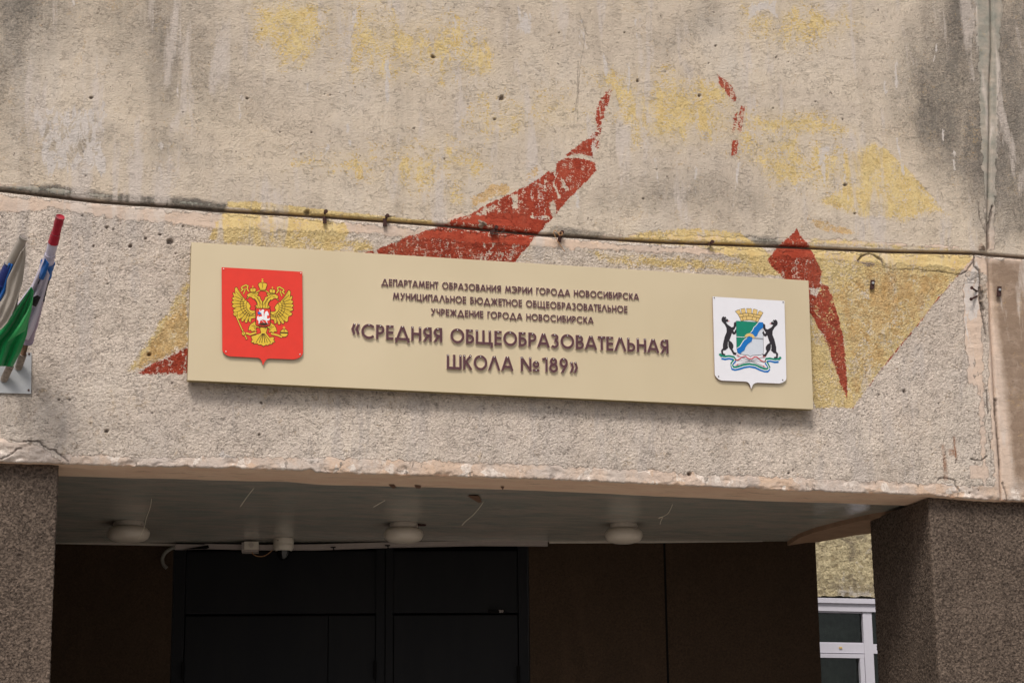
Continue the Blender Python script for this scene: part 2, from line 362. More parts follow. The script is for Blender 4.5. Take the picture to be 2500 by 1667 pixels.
# --- yellow
pt('y', .74, .12, TL, [(1080,-20),(1500,-20),(1500,100),(1470,270),(1400,340),(1290,350),(1210,250),(1170,190),(1130,100)])
pt('y', .42, .25, TL, [(1480,-20),(1900,-20),(1960,150),(1900,420),(1700,420),(1560,260),(1480,180)])
pt('y', .60, .05, TL, [(1990,180),(2060,190),(2060,420),(2000,400),(2000,290)])
pt('y', .55, .08, TL, [(2130,150),(2240,160),(2320,260),(2280,370),(2170,360),(2130,250)])
pt('y', .85, .05, TL, [(2020,670),(2080,665),(2110,720),(2080,750),(2050,740)])
pt('y', .6, .05, TL, [(2020,610),(2080,600),(2120,650),(2060,660)])
pt('y', .66, .06, TL, [(1670,840),(1720,795),(1780,800),(1750,850),(1690,860)])
pt('y', .5, .07, TL, [(1320,750),(1400,700),(1470,720),(1450,790),(1350,790)])
pt('y', .42, .12, TL, [(1700,700),(1850,640),(2000,610),(2010,660),(1850,730),(1730,730)])
pt('y', .45, .10, TL, [(2000,830),(2120,830),(2160,940),(2060,950),(2010,900)])
pt('y', .5, .08, TL, [(2180,600),(2330,610),(2300,680),(2200,690)])
pt('y', .42, .18, TR, [(1000,-20),(1600,-20),(1700,120),(1560,210),(1400,270),(1160,260),(1020,180)])
pt('y', .5, .12, TR, [(545,290),(680,270),(700,420),(560,410)])
pt('y', .52, .12, TR, [(690,400),(850,340),(1000,330),(1060,480),(1030,540),(850,540),(840,650),(790,700),(640,700),(560,640),(560,430)])
pt('y', .42, .08, TR, [(290,560),(400,520),(380,620),(300,640)])
pt('y', .40, .08, TR, [(150,380),(210,380),(220,460),(160,450)])
pt('y', .58, .12, TR, [(1040,480),(1400,480),(1640,600),(1600,660),(1400,650),(1040,640)])
pt('y', .56, .12, TR, [(1040,650),(1280,680),(1450,760),(1480,860),(1300,900),(1180,880),(1060,720)])
pt('y', .72, .05, TR, [(1500,690),(1660,640),(1740,700),(1820,770),(1920,890),(2040,1000),(1960,990),(1800,1030),(1600,1010),(1440,960),(1380,920),(1500,850)])
pt('y', .80, .02, TR, [(1630,650),(1700,670),(1810,760),(1900,860),(1990,970),(1960,960),(1880,880),(1770,770),(1680,700)])
pt('y', .9, .012, V, [(522,461),(600,462),(760,482),(900,497),(1010,507),(1000,517),(860,512),(700,497),(515,477)])
pt('y', .80, .02, V, [(512,478),(620,488),(740,500),(792,508),(805,535),(790,560),(640,566),(480,556),(470,555),(490,520)])
pt('y', .62, .05, V, [(520,530),(860,548),(880,590),(600,580),(470,562)])
pt('y', .7, .02, V, [(1425,545),(1480,528),(1600,520),(1700,532),(1760,572),(1790,600),(1800,640),(1660,625),(1500,612),(1480,590),(1700,600),(1600,570),(1420,556)])
pt('y', .45, .05, V, [(1330,570),(1700,590),(1790,640),(1400,618)])
pt('y', .60, .03, V, [(440,560),(425,640),(400,680),(350,760),(283,858),(303,860),(350,835),(440,790),(440,690)])
pt('y', .66, .012, QC, [(520,290),(960,330),(1720,350),(1712,385),(1600,510),(1420,720),(1300,880),(1150,1060),(1030,1210),(900,1390),(835,1475),(700,1470),(560,1470),(500,1300),(500,830),(600,560)])
pt('y', .62, .03, QC, [(520,230),(880,240),(1200,290),(1700,320),(1720,345),(960,325),(530,295)])
pt('y', .50, .25, TR, [(300,300),(700,260),(1000,330),(1100,520),(1650,640),(1900,860),(2040,1010),(1600,1010),(1250,900),(1000,740),(520,720),(400,560)])
pt('y', .44, .3, TL, [(1400,-20),(2200,-20),(2320,260),(2280,420),(1950,440),(1500,400)])
pt('y', .40, .3, TR, [(-200,380),(200,340),(420,480),(300,640),(-100,760),(-300,600)])
pt('y', .42, .25, TL, [(1300,700),(2000,600),(2340,640),(2300,860),(1900,920),(1340,820)])
# --- ochre
pt('o', .75, .02, QC, [(520,80),(600,100),(780,160),(920,215),(880,235),(740,225),(600,200),(520,140)])
pt('o', .55, .06, QC, [(640,620),(1000,420),(1600,500),(1440,700),(1150,1060),(850,1440),(800,1300),(760,900)])
pt('o', .75, .02, QC, [(440,170),(515,70),(525,90),(470,180)])
pt('o', .70, .02, RC, [(470,1130),(465,1030),(560,980),(620,930),(740,930),(800,980),(760,1020),(640,1060),(560,1100)])
pt('o', .55, .02, RC, [(860,960),(870,860),(950,800),(1000,780),(1000,880),(940,920)])
pt('o', .65, .015, V, [(860,578),(960,545),(1060,518),(1080,520),(960,552),(900,580)])
pt('o', .60, .02, V, [(400,700),(433,690),(433,800),(310,858),(330,810)])
# --- red
pt('r', .62, .012, RC, [(1585,90),(1560,160),(1545,185),(1500,235),(1450,300),(1415,370),(1412,430),(1435,505),(1468,500),(1495,420),(1512,360),(1548,280),(1562,190),(1590,110)])
pt('r', .42, .012, RC, [(1435,490),(1475,490),(1468,600),(1440,700),(1400,640),(1375,570),(1425,530)])
pt('r', .97, .008, RC, [(1402,583),(1340,600),(1290,640),(1190,710),(1200,732),(1300,715),(1402,738)])
pt('r', .93, .008, RC, [(-380,1490),(-345,1459),(-170,1410),(-20,1340),(205,1272),(320,1215),(440,1175),(560,1110),(650,1065),(760,1015),(850,970),(950,920),(1025,870),(1060,835),(1120,850),(1122,790),(1150,750),(1185,735),(1310,738),(1428,772),(1432,838),(1380,900),(1300,980),(1200,1080),(1130,1165),(1095,1205),(1060,1250),(1000,1310),(985,1335),(960,1345),(915,1420),(820,1520),(780,1580),(-300,1560)])
pt('r', .25, .01, RC, [(490,1180),(560,1120),(640,1090),(680,1100),(640,1150),(560,1200)], 'min')
pt('r', .15, .008, RC, [(1100,830),(1150,850),(1110,930),(1165,1050),(1140,1060),(1095,960)], 'min')
pt('r', .2, .008, RC, [(1150,860),(1180,900),(1230,990),(1190,1000),(1150,910)], 'min')
pt('r', .2, .008, RC, [(1090,1060),(1130,1100),(1130,1170),(1080,1230),(1060,1130)], 'min')
pt('r', .2, .008, RC, [(790,1020),(830,1010),(835,1130),(780,1130)], 'min')
pt('r', .35, .01, RC, [(1020,880),(1050,880),(1060,1000),(1020,1000)], 'min')
pt('r', .45, .015, RC, [(920,1180),(1080,1170),(1080,1230),(940,1240)], 'min')
pt('r', .15, .008, RC, [(1195,725),(1390,735),(1395,755),(1195,742)], 'min')
pt('r', .25, .008, RC, [(210,1274),(330,1285),(560,1305),(700,1318),(900,1335),(900,1348),(700,1335),(540,1315),(400,1300),(210,1284)], 'min')
pt('r', .999, .01, RC, [(520,1180),(640,1150),(880,1150),(960,1200),(1090,1215),(1000,1300),(400,1240),(400,1200)])
pt('r', .999, .01, RC, [(180,1290),(500,1320),(700,1345),(950,1352),(910,1420),(600,1400),(200,1370),(0,1350)])
pt('r', .60, .03, RC, [(520,1440),(700,1440),(880,1430),(760,1560),(500,1560)], 'min')
pt('r', .93, .010, QC, [(425,168),(470,230),(520,290),(545,350),(580,410),(618,485),(600,560),(660,590),(690,660),(720,760),(750,880),(775,1000),(785,1150),(797,1300),(798,1425),(775,1380),(740,1290),(690,1160),(650,1030),(600,920),(545,820),(500,760),(500,560),(345,560),(205,400),(300,290),(385,215)])
pt('r', .999, .01, QC, [(330,300),(520,300),(575,400),(230,400)])
pt('r', .05, .006, QC, [(515,600),(600,598),(612,612),(590,640),(570,680),(525,650)], 'min')
pt('r', .05, .006, QC, [(590,545),(625,500),(665,500),(655,572),(600,568)], 'min')
pt('r', .92, .006, QC, [(1716,380),(1604,505),(1424,715),(1304,875),(1154,1055),(1034,1205),(904,1385),(835,1480),(826,1470),(892,1385),(1022,1205),(1142,1055),(1290,875),(1412,715),(1594,505),(1706,380)])
pt('r', .9, .015, V, [(300,862),(350,835),(400,808),(436,793),(445,862)])
pt('r', .60, .01, TR, [(935,330),(975,365),(1012,395),(1032,465),(1012,475),(985,430),(945,385)])
pt('r', .62, .008, TR, [(1018,520),(1034,520),(1026,615),(1004,615)])
pt('r', .62, .008, TR, [(1044,490),(1075,480),(1054,615),(1032,615)])
pt('r', .66, .008, TR, [(1008,640),(1042,640),(1034,718),(1002,718)])
# --- soot / grey paint, deepened at corners and edges as painted-in lens vignette
pt('g', .98, .7, TL, [(-900,-300),(520,-300),(420,200),(240,340),(140,700),(-900,760)])  # top-left soot, strengthened with painted corner falloff
pt('g', .44, .6, TL, [(-400,-200),(1050,-200),(1130,120),(1300,440),(1260,560),(900,700),(560,560),(420,300),(300,260),(-400,300)])
pt('g', .34, .3, TL, [(-400,400),(900,560),(1000,800),(-400,800)])
pt('g', .7, .5, TR, [(2000,-300),(2900,-300),(2900,900),(2300,700),(2150,200)])  # right edge grey, strengthened with painted corner falloff
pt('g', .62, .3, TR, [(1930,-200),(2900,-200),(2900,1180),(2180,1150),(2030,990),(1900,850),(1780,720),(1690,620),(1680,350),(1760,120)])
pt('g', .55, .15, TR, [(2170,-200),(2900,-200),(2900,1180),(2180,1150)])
pt('g', .36, .2, TR, [(900,-50),(1010,-50),(980,160),(700,300),(570,180)])
pt('g', .36, .2, TR, [(330,880),(700,760),(980,760),(1180,880),(1200,1000),(760,1010),(340,1000)])
pt('g', .78, .02, TL, [(-400,780),(0,850),(260,840),(500,880),(900,905),(1060,930),(1030,985),(500,930),(0,880),(-400,850)])
pt('g', .55, .02, TR, [(1000,1070),(1270,1085),(1230,1140),(1010,1110)])
pt('g', .45, .02, TR, [(190,1030),(450,1062),(400,1110),(150,1080)])
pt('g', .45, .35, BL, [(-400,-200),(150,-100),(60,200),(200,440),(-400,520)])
pt('g', .75, .05, TR, [(2165,1180),(2900,1180),(2900,2300),(2300,2300),(2240,1700)])  # lower right panel tone, vignette darkening included in the colour
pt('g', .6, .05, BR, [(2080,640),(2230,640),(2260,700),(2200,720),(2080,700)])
# --- smooth trowelled zones
pt('s', .9, .05, V, [(-300,380),(0,440),(520,484),(1150,528),(1500,556),(2250,582),(2700,600),(2700,640),(2260,640),(2200,628),(1900,605),(1500,590),(1130,572),(800,545),(480,535),(380,522),(250,512),(120,490),(0,500),(-300,480)])
pt('s', .85, .04, V, [(-300,340),(0,412),(300,446),(520,462),(1000,502),(1060,480),(1180,500),(1190,528),(1500,532),(1620,535),(2000,545),(2200,560),(2250,580),(1500,556),(1150,528),(520,484),(0,440),(-300,400)])
pt('s', .9, .05, TR, [(2100,-100),(2270,-100),(2230,1160),(2160,1160)])
pt('s', .95, .04, V, [(2255,590),(2500,600),(2600,1180),(2280,1170),(2265,900),(2262,700)])
pt('s', .75, .04, V, [(2200,640),(2260,640),(2275,1140),(2250,1140),(2235,900),(2215,880)])
pt('s', .96, .035, BL, [(-300,420),(0,425),(60,455),(130,450),(200,480),(260,520),(310,552),(600,555),(900,565),(1300,600),(1300,640),(-300,600)])
pt('s', .80, .035, V, [(140,1035),(400,1042),(700,1040),(1000,1050),(1400,1068),(1700,1085),(2000,1095),(2300,1110),(2300,1180),(100,1100)])
pt('s', .95, .03, BR, [(2090,560),(2190,560),(2200,640),(2090,640)])
# --- whitish scraped / limed patches
pt('w', .6, .05, TL, [(1310,400),(1440,335),(1430,480),(1400,490),(1390,410)])
pt('w', .55, .03, TL, [(1500,640),(1520,640),(1500,750),(1475,730)])
pt('w', .55, .06, TL, [(140,480),(500,460),(520,830),(170,820)])
pt('w', .5, .05, TL, [(2060,0),(2120,0),(2120,400),(2060,400)])
pt('w', .62, .04, TL, [(1960,880),(1990,700),(2010,700),(1990,880)])
pt('w', .6, .05, TR, [(0,0),(120,60),(110,180),(0,200)])
pt('w', .7, .04, TR, [(1050,20),(1230,-20),(1230,100),(1160,60),(1080,110)])
pt('w', .6, .015, TR, [(1030,740),(1055,740),(1015,980),(1000,1000)])
pt('w', .62, .05, TR, [(1250,850),(1350,810),(1350,880),(1300,900)])
pt('w', .62, .05, TR, [(1380,650),(1500,650),(1470,760),(1390,780)])
pt('w', .7, .03, TR, [(2060,1290),(2130,1180),(2160,1240),(2150,1480),(2100,1480),(2100,1600),(2075,1590)])
pt('w', .66, .04, BL, [(980,520),(1020,480),(1100,530),(1080,560),(1000,550)])
pt('w', .7, .03, BL, [(1395,515),(1480,530),(1530,560),(1500,590),(1400,560)])
pt('w', .62, .04, BR, [(0,20+520),(60,560),(40,600),(0,590)])
pt('w', .75, .02, BR, [(1955,640),(2030,650),(2060,720),(2010,725),(1970,690)])
pt('w', .45, .1, V, [(1190,575),(1400,585),(1440,618),(1150,606)])
pt('w', .45, .05, V, [(520,800+250),(560,1040),(560,1062),(520,1062)])
for i in range(26):
    x = RNG.uniform(.3, 6.1); z = RNG.uniform(5.7, 6.9); w_ = RNG.uniform(.012, .04); l_ = RNG.uniform(.08, .4); k_ = RNG.uniform(-.04, .04)
    PAINT.append(('w', 'max', RNG.uniform(.45, .62), w_*.7, [(x-w_, z), (x+w_, z+.02), (x+w_*.6+k_, z-l_), (x-w_*.5+k_, z-l_*.9)]))
# dirt in air holes (also pressed in) : position px, radius m
HOLES = []
def hole(fn, x, y, r): p = onY(*fn(x, y)); HOLES.append((p[0], p[2], r))
for x, y, r in [(2303,450,.022),(1988,262,.014),(1135,452,.010),(418,450,.012),(1430,607,.008),(1490,432,.006),(2272,548,.010),(1900,590,.008),(767,940,.010),(1410,975,.02)]: hole(TL, x, y, r)
for x, y, r in [(578,372,.013),(516,150,.008),(935,212,.009),(1518,548,.008),(603,912,.008),(1575,980,.010),(1530,848,.014),(1270,283,.006),(704,330,.006),(860,440,.012),(1125,665,.006),(1213,265,.008)]: hole(TR, x, y, r)
for x, y, r in [(780,1110,.024),(490,1045,.012),(735,1078,.010),(598,1130,.014),(668,1095,.010),(840,1040,.008),(430,1130,.009),(520,1055,.009),(805,1165,.008)]: hole(TL, x, y, r)
for x, y, r in [(270,268,.008),(322,268,.008),(490,412,.014),(1200,282,.010),(932,300,.006),(1190,428,.010),(685,62,.014),(790,192,.008),(414,376,.006)]: hole(BL, x, y, r)
for x, y, r in [(170,303,.008),(148,352,.007),(815,608,.016),(1045,375,.006),(1270,605,.010),(1685,245,.008),(1745,265,.008),(1800,230,.014),(2100,695,.008)]: hole(BR, x, y, r)
for i in range(150):
    x = RNG.uniform(.3, 6.2); low = RNG.rand() < .6; z = RNG.uniform(3.95, 5.3) if low else RNG.uniform(5.5, 7)
    HOLES.append((x, z, RNG.uniform(.003, .007)))
CRACKS = []                                                            # polylines on the wall, half width m
def crack(fn, pts, w): CRACKS.append(([tuple(onY(*fn(*p))[[0, 2]]) for p in pts], w))
C8 = lambda x, y: (2250+x*.319, 400+y*.319)
crack(C8, [(405,690),(400,780),(440,820),(450,900),(440,950),(445,1050),(460,1130),(475,1200),(490,1300)], .006)
crack(C8, [(335,850),(370,895),(435,860)], .003)
crack(C8, [(445,950),(470,1010),(450,1030)], .012); crack(C8, [(455,1070),(470,1110)], .013)
crack(C8, [(0,825),(120,820),(200,835),(280,850),(335,830),(400,740)], .0035)
crack(C8, [(435,300),(440,400),(490,530)], .003); crack(C8, [(540,330),(530,400),(510,520),(515,640)], .007)
crack(QC, [(870,410),(900,370),(960,350),(1040,400),(1050,420)], .006); crack(QC, [(1050,440),(1120,470),(1300,465),(1560,500)], .003)
crack(RC, [(1290,0),(1290,250),(1270,380),(1240,390)], .0025)
crack(TR, [(310,60),(340,150),(310,330),(300,560)], .002)
C6 = lambda x, y: (2200+x/4.357, 900+y/4.357)
crack(C6, [(1005,330),(1000,540)], .010); crack(C6, [(1015,560),(1040,860),(1050,1060)], .005); crack(C6, [(910,230),(925,470)], .005); crack(C6, [(925,690),(955,880),(955,1000)], .003)
crack(C6, [(745,960),(800,975),(860,970),(910,930)], .004); crack(C6, [(390,1190),(410,1160),(470,1160),(570,1190),(575,1240),(620,1300)], .004); crack(C6, [(1085,1210),(1130,1390)], .005)
C5 = lambda x, y: (x/8.25, 1070+y/8.25)
crack(C5, [(200,20),(350,75),(600,60),(800,60),(880,160),(980,215),(1120,240),(1190,320),(1300,390),(1380,460)], .004); crack(C5, [(0,420),(120,380),(240,320),(340,215),(430,215)], .004)
RUST = [wallpoly(C6, [(425,810),(450,810),(480,1000),(495,1190),(455,1190),(440,950)]), wallpoly(C6, [(550,720),(570,730),(590,960),(570,950)]), wallpoly(C6, [(500,860),(560,860),(560,920),(510,920)])]

def paint_fields(X, Z):
    sh = X.shape; X = X.ravel(); Z = Z.ravel(); out = {k: np.zeros(X.shape) for k in 'ryogswdu'}
    wob = .010*fbm(X*14, Z*14, 3)
    for ch, op, cov, w, poly in PAINT:
        a = np.array(poly); m = (X > a[:, 0].min()-.02) & (X < a[:, 0].max()+.02) & (Z > a[:, 1].min()-.02) & (Z < a[:, 1].max()+.02)
        if not m.any(): continue
        if ch == 'y' and cov < .7: cov = cov+.10
        d = sdf(X[m], Z[m], poly)+wob[m]*(1 if w > .012 else .35)
        k = np.clip(d/w, 0, 1)
        if op == 'max': out[ch][m] = np.maximum(out[ch][m], cov*k)
        else: out[ch][m] = np.where(d > 0, np.minimum(out[ch][m], cov+(1-cov)*(1-k)), out[ch][m])
    dep = np.zeros(X.shape)
    for x, z, r in HOLES:
        m = (abs(X-x) < 2.2*r) & (abs(Z-z) < 2.2*r)
        if not m.any(): continue
        q = np.hypot(X[m]-x, (Z[m]-z)*1.15); q = q*(1+.5*perlin((X[m]-x)*90+x*7, (Z[m]-z)*90+z*9)); k = np.clip((r-q)/(r*.45), 0, 1)
        dep[m] = np.maximum(dep[m], k*min(r*1.3, .02)); out['d'][m] = np.maximum(out['d'][m], k*.8)
    for pts, w in CRACKS:
        a = np.array(pts); m = (X > a[:, 0].min()-.03) & (X < a[:, 0].max()+.03) & (Z > a[:, 1].min()-.03) & (Z < a[:, 1].max()+.03)
        if not m.any(): continue
        d = np.full(m.sum(), 9.); x = X[m]+.006*perlin(X[m]*45, Z[m]*45); z = Z[m]+.006*perlin(X[m]*45+9, Z[m]*45)
        for (ax, az_), (bx, bz) in zip(pts[:-1], pts[1:]):
            ex, ez = bx-ax, bz-az_; h = np.clip(((x-ax)*ex+(z-az_)*ez)/(ex*ex+ez*ez+1e-9), 0, 1)
            d = np.minimum(d, np.hypot(x-ax-ex*h, z-az_-ez*h))
        k = np.clip((w+.002-d)/.003, 0, 1)*np.clip(w/.004, .3, 1)
        dep[m] = np.maximum(dep[m], k*min(w*2, .02)); out['d'][m] = np.maximum(out['d'][m], k*.85)
    for poly in RUST:
        out['u'] = np.maximum(out['u'], np.clip(sdf(X, Z, poly)/.01+.6, 0, 1)) if len(X) < 4e6 else out['u']
    return {k: v.reshape(sh) for k, v in out.items()}, dep.reshape(sh)

def relief(X, Z, smooth, low):
    """height of the render in metres and the same normalised"""
    wx = X+.008*perlin(X*23, Z*23); wz = Z+.008*perlin(X*23+40, Z*23+7)
    und = .006*fbm(X*1.1, Z*1.3, 3)
    if low:
        n = np.abs(perlin(wx*64, wz*70)); n2 = np.abs(perlin(wx*96+3, wz*92+5)); n3 = fbm(X*11, Z*11, 3)
        b = np.clip(n*3.4, 0, 1)*.6+np.clip(n2*3, 0, 1)*.4+.5*n3
        h = b*.0070
    else:
        a = X*.82+Z*.57; c_ = -X*.57+Z*.82
        n = np.abs(perlin(a*44+2*perlin(X*5, Z*5), c_*72)); n2 = np.abs(perlin(wx*88, wz*96)); n3 = fbm(X*6, Z*8, 3)
        b = np.clip(n*3, 0, 1)*.5+np.clip(n2*3, 0, 1)*.5; amp = np.clip(.55+1.3*fbm(X*1.7+5, Z*2.1, 2), .15, 1.2)
        h = b*.0030*amp+n3*.0026
    band = .002*fbm(X*3, Z*22, 3)+.0008*perlin(X*40, Z*40)
    s = np.clip((smooth-.42)/.16, 0, 1); s = s*s*(3-2*s)
    top = .0052 if low else .003
    return und+h*(1-s)+(band+top)*s, np.clip(b, 0, 1)*(1-s)+.5*s, s

def axis(lo, hi, a, b, d, coarse=.06):
    A = [v for v in np.arange(a, b, d)]
    L = []; x = a; st = d
    while x > lo: st = min(st*1.35, coarse); x -= st; L.append(max(x, lo))
    Rr = []; x = A[-1]; st = d
    while x < hi: st = min(st*1.35, coarse); x += st; Rr.append(min(x, hi))
    out = [v for v in L[::-1] if v < a-1e-6]+[v for v in A if lo-1e-9 <= v <= hi+1e-9]+Rr
    out = np.unique(np.round(np.clip(np.array(out), lo, hi), 5)); return out

def grid_mesh(name, P, mat, parent, attrs=None, label=None, flip=False):
    nv, nu = P.shape[:2]; idx = np.arange(nv*nu).reshape(nv, nu)
    q = np.stack([idx[:-1, :-1], idx[:-1, 1:], idx[1:, 1:], idx[1:, :-1]], -1).reshape(-1, 4)
    if flip: q = q[:, ::-1]
    off = LOC[parent.name] if parent is not None else np.zeros(3)
    me = bpy.data.meshes.new(name); me.vertices.add(nv*nu); me.vertices.foreach_set('co', (P.reshape(-1, 3)-off).astype(np.float32).ravel())
    me.loops.add(q.size); me.loops.foreach_set('vertex_index', q.astype(np.int32).ravel())
    me.polygons.add(len(q)); me.polygons.foreach_set('loop_start', np.arange(0, q.size, 4, dtype=np.int32)); me.polygons.foreach_set('loop_total', np.full(len(q), 4, np.int32))
    me.update(calc_edges=True); me.polygons.foreach_set('use_smooth', np.ones(len(q), bool))
    for k, v in (attrs or {}).items():
        at = me.attributes.new(k, 'FLOAT_VECTOR', 'POINT'); at.data.foreach_set('vector', v.reshape(-1, 3).astype(np.float32).ravel())
    me.materials.append(mat)
    return link(name, me, parent, off, label)

def curve(pts, ax=0):
    a = np.array(sorted([tuple(onY(*p)[[0, 2]]) for p in pts], key=lambda q: q[ax])); return a
JZ = curve([(0,463),(238,491),(408,502),(544,513),(796,528),(1072,548),(1317,571),(1600,589),(1944,602),(2174,613),(2381,617),(2500,627)])
BZ = curve([(167,1130),(340,1135),(466,1138),(714,1144),(800,1151),(1120,1160),(1358,1168),(1600,1179),(1944,1195),(2136,1201),(2260,1206),(2420,1218),(2500,1219)])
XU = curve([(2420,-40),(2421,122),(2417,204),(2417,310),(2411,571),(2412,618)], 1)
XL = curve([(2413,625),(2420,800),(2430,992),(2441,1145),(2445,1215)], 1)
def zj(x): return np.interp(x, JZ[:, 0], JZ[:, 1])
def zb(x): return np.interp(x, BZ[:, 0], BZ[:, 1])
def xjn(z): return np.where(z > 5.4, np.interp(z, XU[:, 1], XU[:, 0]), np.interp(z, XL[:, 1], XL[:, 0]))
#print('joint', JZ.round(3).tolist(), BZ.round(3).tolist(), XU.round(3).tolist(), XL.round(3).tolist())
X0, X1, ZTOP = -2.6, 7.05, 8.6
XJ = 6.30; D = .0052
BLD = thing('school_building', (3.2, 1.5, 0), 'weathered school entrance building of painted concrete panels with a deep dark porch', 'building')

def panel(name, xa, xb, za, zb_, upper, right, label):
    """one precast panel: face grid plus returned edges"""
    xs = axis(xa, xb, max(xa, .08), min(xb, 6.72), D); zs = axis(za, zb_, max(za, 3.8), min(zb_, 7.2), D)
    U_, V_ = np.meshgrid(xs, zs)
    t = (V_-za)/(zb_-za)
    if upper:
        lo = zj(U_)+.010; Zg = lo+(V_-za)*(ZTOP-lo)/(zb_-za)
    else:
        rag = .006*fbm(U_*30, U_*0+2, 3)+.007*np.clip(fbm(U_*7, U_*0+8, 3)-.12, 0, 1)*3
        lo = zb(U_)+rag; hi = zj(U_)-.012; Zg = lo+t*(hi-lo)
    Xg = U_.copy()
    w = np.clip(1-abs(U_-XJ)/.5, 0, 1)
    Xg = Xg+w*(xjn(Zg)-XJ)
    g = .005
    Xg += (g if right else -g)*np.clip(1-abs(U_-XJ)/.03, 0, 1)
    Fd, dep = paint_fields(Xg, Zg)
    h, hn, s = relief(Xg, Zg, Fd['s'], not upper)
    if not upper:                                                     # thin skim band at the very bottom keeps a crisp arris
        pass
    Y = -h+dep
    # bevels
    dt = Zg-(zj(Xg)+.010) if upper else (zj(Xg)-.012)-Zg
    e = np.clip(dt/(.006 if upper else .026), 0, 1)
    Y = Y+(.002 if upper else .020)*(1-np.sqrt(np.clip(1-(1-e)**2, 0, 1)))
    dx = abs(Xg-(xjn(Zg)))
    e = np.clip((dx-g)/.02, 0, 1); Y = Y+.014*(1-e)**2+.004*(fbm(Zg*9, Xg*9, 3))*(1-np.clip(dx/.08, 0, 1))
    if right: Y = Y+.006
    if not upper: # plaster bulge above the left pier
        q = sdf(Xg.ravel(), Zg.ravel(), wallpoly(C5, [(-900,-60),(200,20),(600,60),(880,160),(1190,330),(1380,470),(1330,560),(-900,560)])).reshape(Xg.shape)
        Y -= .012*np.clip(q/.02, 0, 1)*(1+fbm(Xg*12, Zg*25, 3))
        ch = np.clip(fbm(Xg*9+3, Zg*16, 3)-.1, 0, 1)*np.clip(1-(Zg-zb(Xg))/.09, 0, 1); Y += .03*ch
    P = np.stack([Xg, Y, Zg], -1)
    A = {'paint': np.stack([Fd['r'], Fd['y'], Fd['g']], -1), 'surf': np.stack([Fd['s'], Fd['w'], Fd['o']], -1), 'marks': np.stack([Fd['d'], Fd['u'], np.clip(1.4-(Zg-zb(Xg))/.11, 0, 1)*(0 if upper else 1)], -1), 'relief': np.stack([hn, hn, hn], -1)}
    # returned edges: repeat border rows pushed back
    def ring(P, side, steps):
        rows = []
        for dy, dz in steps:
            r = (P[0] if side == 'b' else P[-1]).copy(); r[:, 1] += dy; r[:, 2] += dz; rows.append(r)
        rows = np.array(rows)
        return rows
    if upper: steps = [(.004, -.004), (.02, -.004), (.07, -.002)]
    else: steps = [(.004, -.005), (.012, -.007)]
    low_rows = ring(P, 'b', steps)[::-1]
    top_rows = ring(P, 't', [(.05, .0), (.09, .0)])
    P2 = np.concatenate([low_rows, P, top_rows], 0)
    def ext(a): return np.concatenate([np.repeat(a[:1], len(low_rows), 0), a, np.repeat(a[-1:], len(top_rows), 0)], 0)
    A2 = {k: ext(v) for k, v in A.items()}
    if right: lc = P2[:, :1].copy(); lc[..., 1] += .07; rc = P2[:, -1:].copy(); rc[..., 1] += .3
    else: lc = P2[:, :1].copy(); lc[..., 1] += .3; rc = P2[:, -1:].copy(); rc[..., 1] += .07
    P3 = np.concatenate([lc, P2, rc], 1); A3 = {k: np.concatenate([v[:, :1], v, v[:, -1:]], 1) for k, v in A2.items()}
    return grid_mesh(name, P3, M_up if upper else M_lo, BLD, A3, label)
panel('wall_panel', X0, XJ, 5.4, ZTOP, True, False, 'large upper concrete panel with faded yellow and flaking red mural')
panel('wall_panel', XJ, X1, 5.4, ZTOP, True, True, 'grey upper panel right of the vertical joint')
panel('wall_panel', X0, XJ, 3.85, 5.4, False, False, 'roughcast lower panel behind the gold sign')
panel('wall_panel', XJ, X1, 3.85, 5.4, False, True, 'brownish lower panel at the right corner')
# mortar core seen in the joints and the building mass behind
b = MB(); b.box((X0+.01, .034, 3.875), (X1-.01, .30, ZTOP-.01)); b.build('joint_mortar', M_mortar, BLD)
# underside of the lintel beam
xs = axis(X0, X1, .4, 6.4, .02); ys = np.concatenate([np.linspace(.0, .42, 22)])
U_, V_ = np.meshgrid(xs, ys); rag0 = .006*fbm(U_*30, U_*0+2, 3)+.007*np.clip(fbm(U_*7, U_*0+8, 3)-.12, 0, 1)*3
Zs = zb(U_)+(rag0-.006)*(1-V_/.42)+.004*fbm(U_*3, V_*9, 3)
Ye = V_+.012*(V_ > .3)*fbm(U_*.9, V_*0, 3)
Ye = np.where(V_ == 0, .006, Ye)
grid_mesh('beam_underside', np.stack([U_, Ye, Zs], -1), M_under, BLD, flip=True)
# ------------------------------------------------------------------ porch
ZS = 3.856
pa, pb_ = onZ(466, 1325, ZS), onZ(1600, 1322, ZS)
BT = np.array([pb_[0]-pa[0], pb_[1]-pa[1], 0]); BT /= np.linalg.norm(BT); BN = np.array([-BT[1], BT[0], 0])    # along and into the back wall
def onB(px, py, d=0.): return onP(px, py, pa-BN*d, BN)               # d metres in front of the back wall
def bs(px, py=1400): return float((onB(px, py)-pa)@BT)               # metres along the back wall
def bp(s, d, z): p = pa+BT*s-BN*d; return (p[0], p[1], z)
def bbox(mb, s0, s1, d0, d1, z0, z1, m=0):
    v = [bp(s0, d1, z0), bp(s1, d1, z0), bp(s1, d0, z0), bp(s0, d0, z0), bp(s0, d1, z1), bp(s1, d1, z1), bp(s1, d0, z1), bp(s0, d0, z1)]
    mb.add(v, [(0,3,2,1),(4,5,6,7),(0,1,5,4),(1,2,6,5),(2,3,7,6),(3,0,4,7)], m)
sL, sD0, sD1, sSeam, sR = bs(60), bs(425), bs(1288), bs(1624), bs(1994)
sL = -2.2
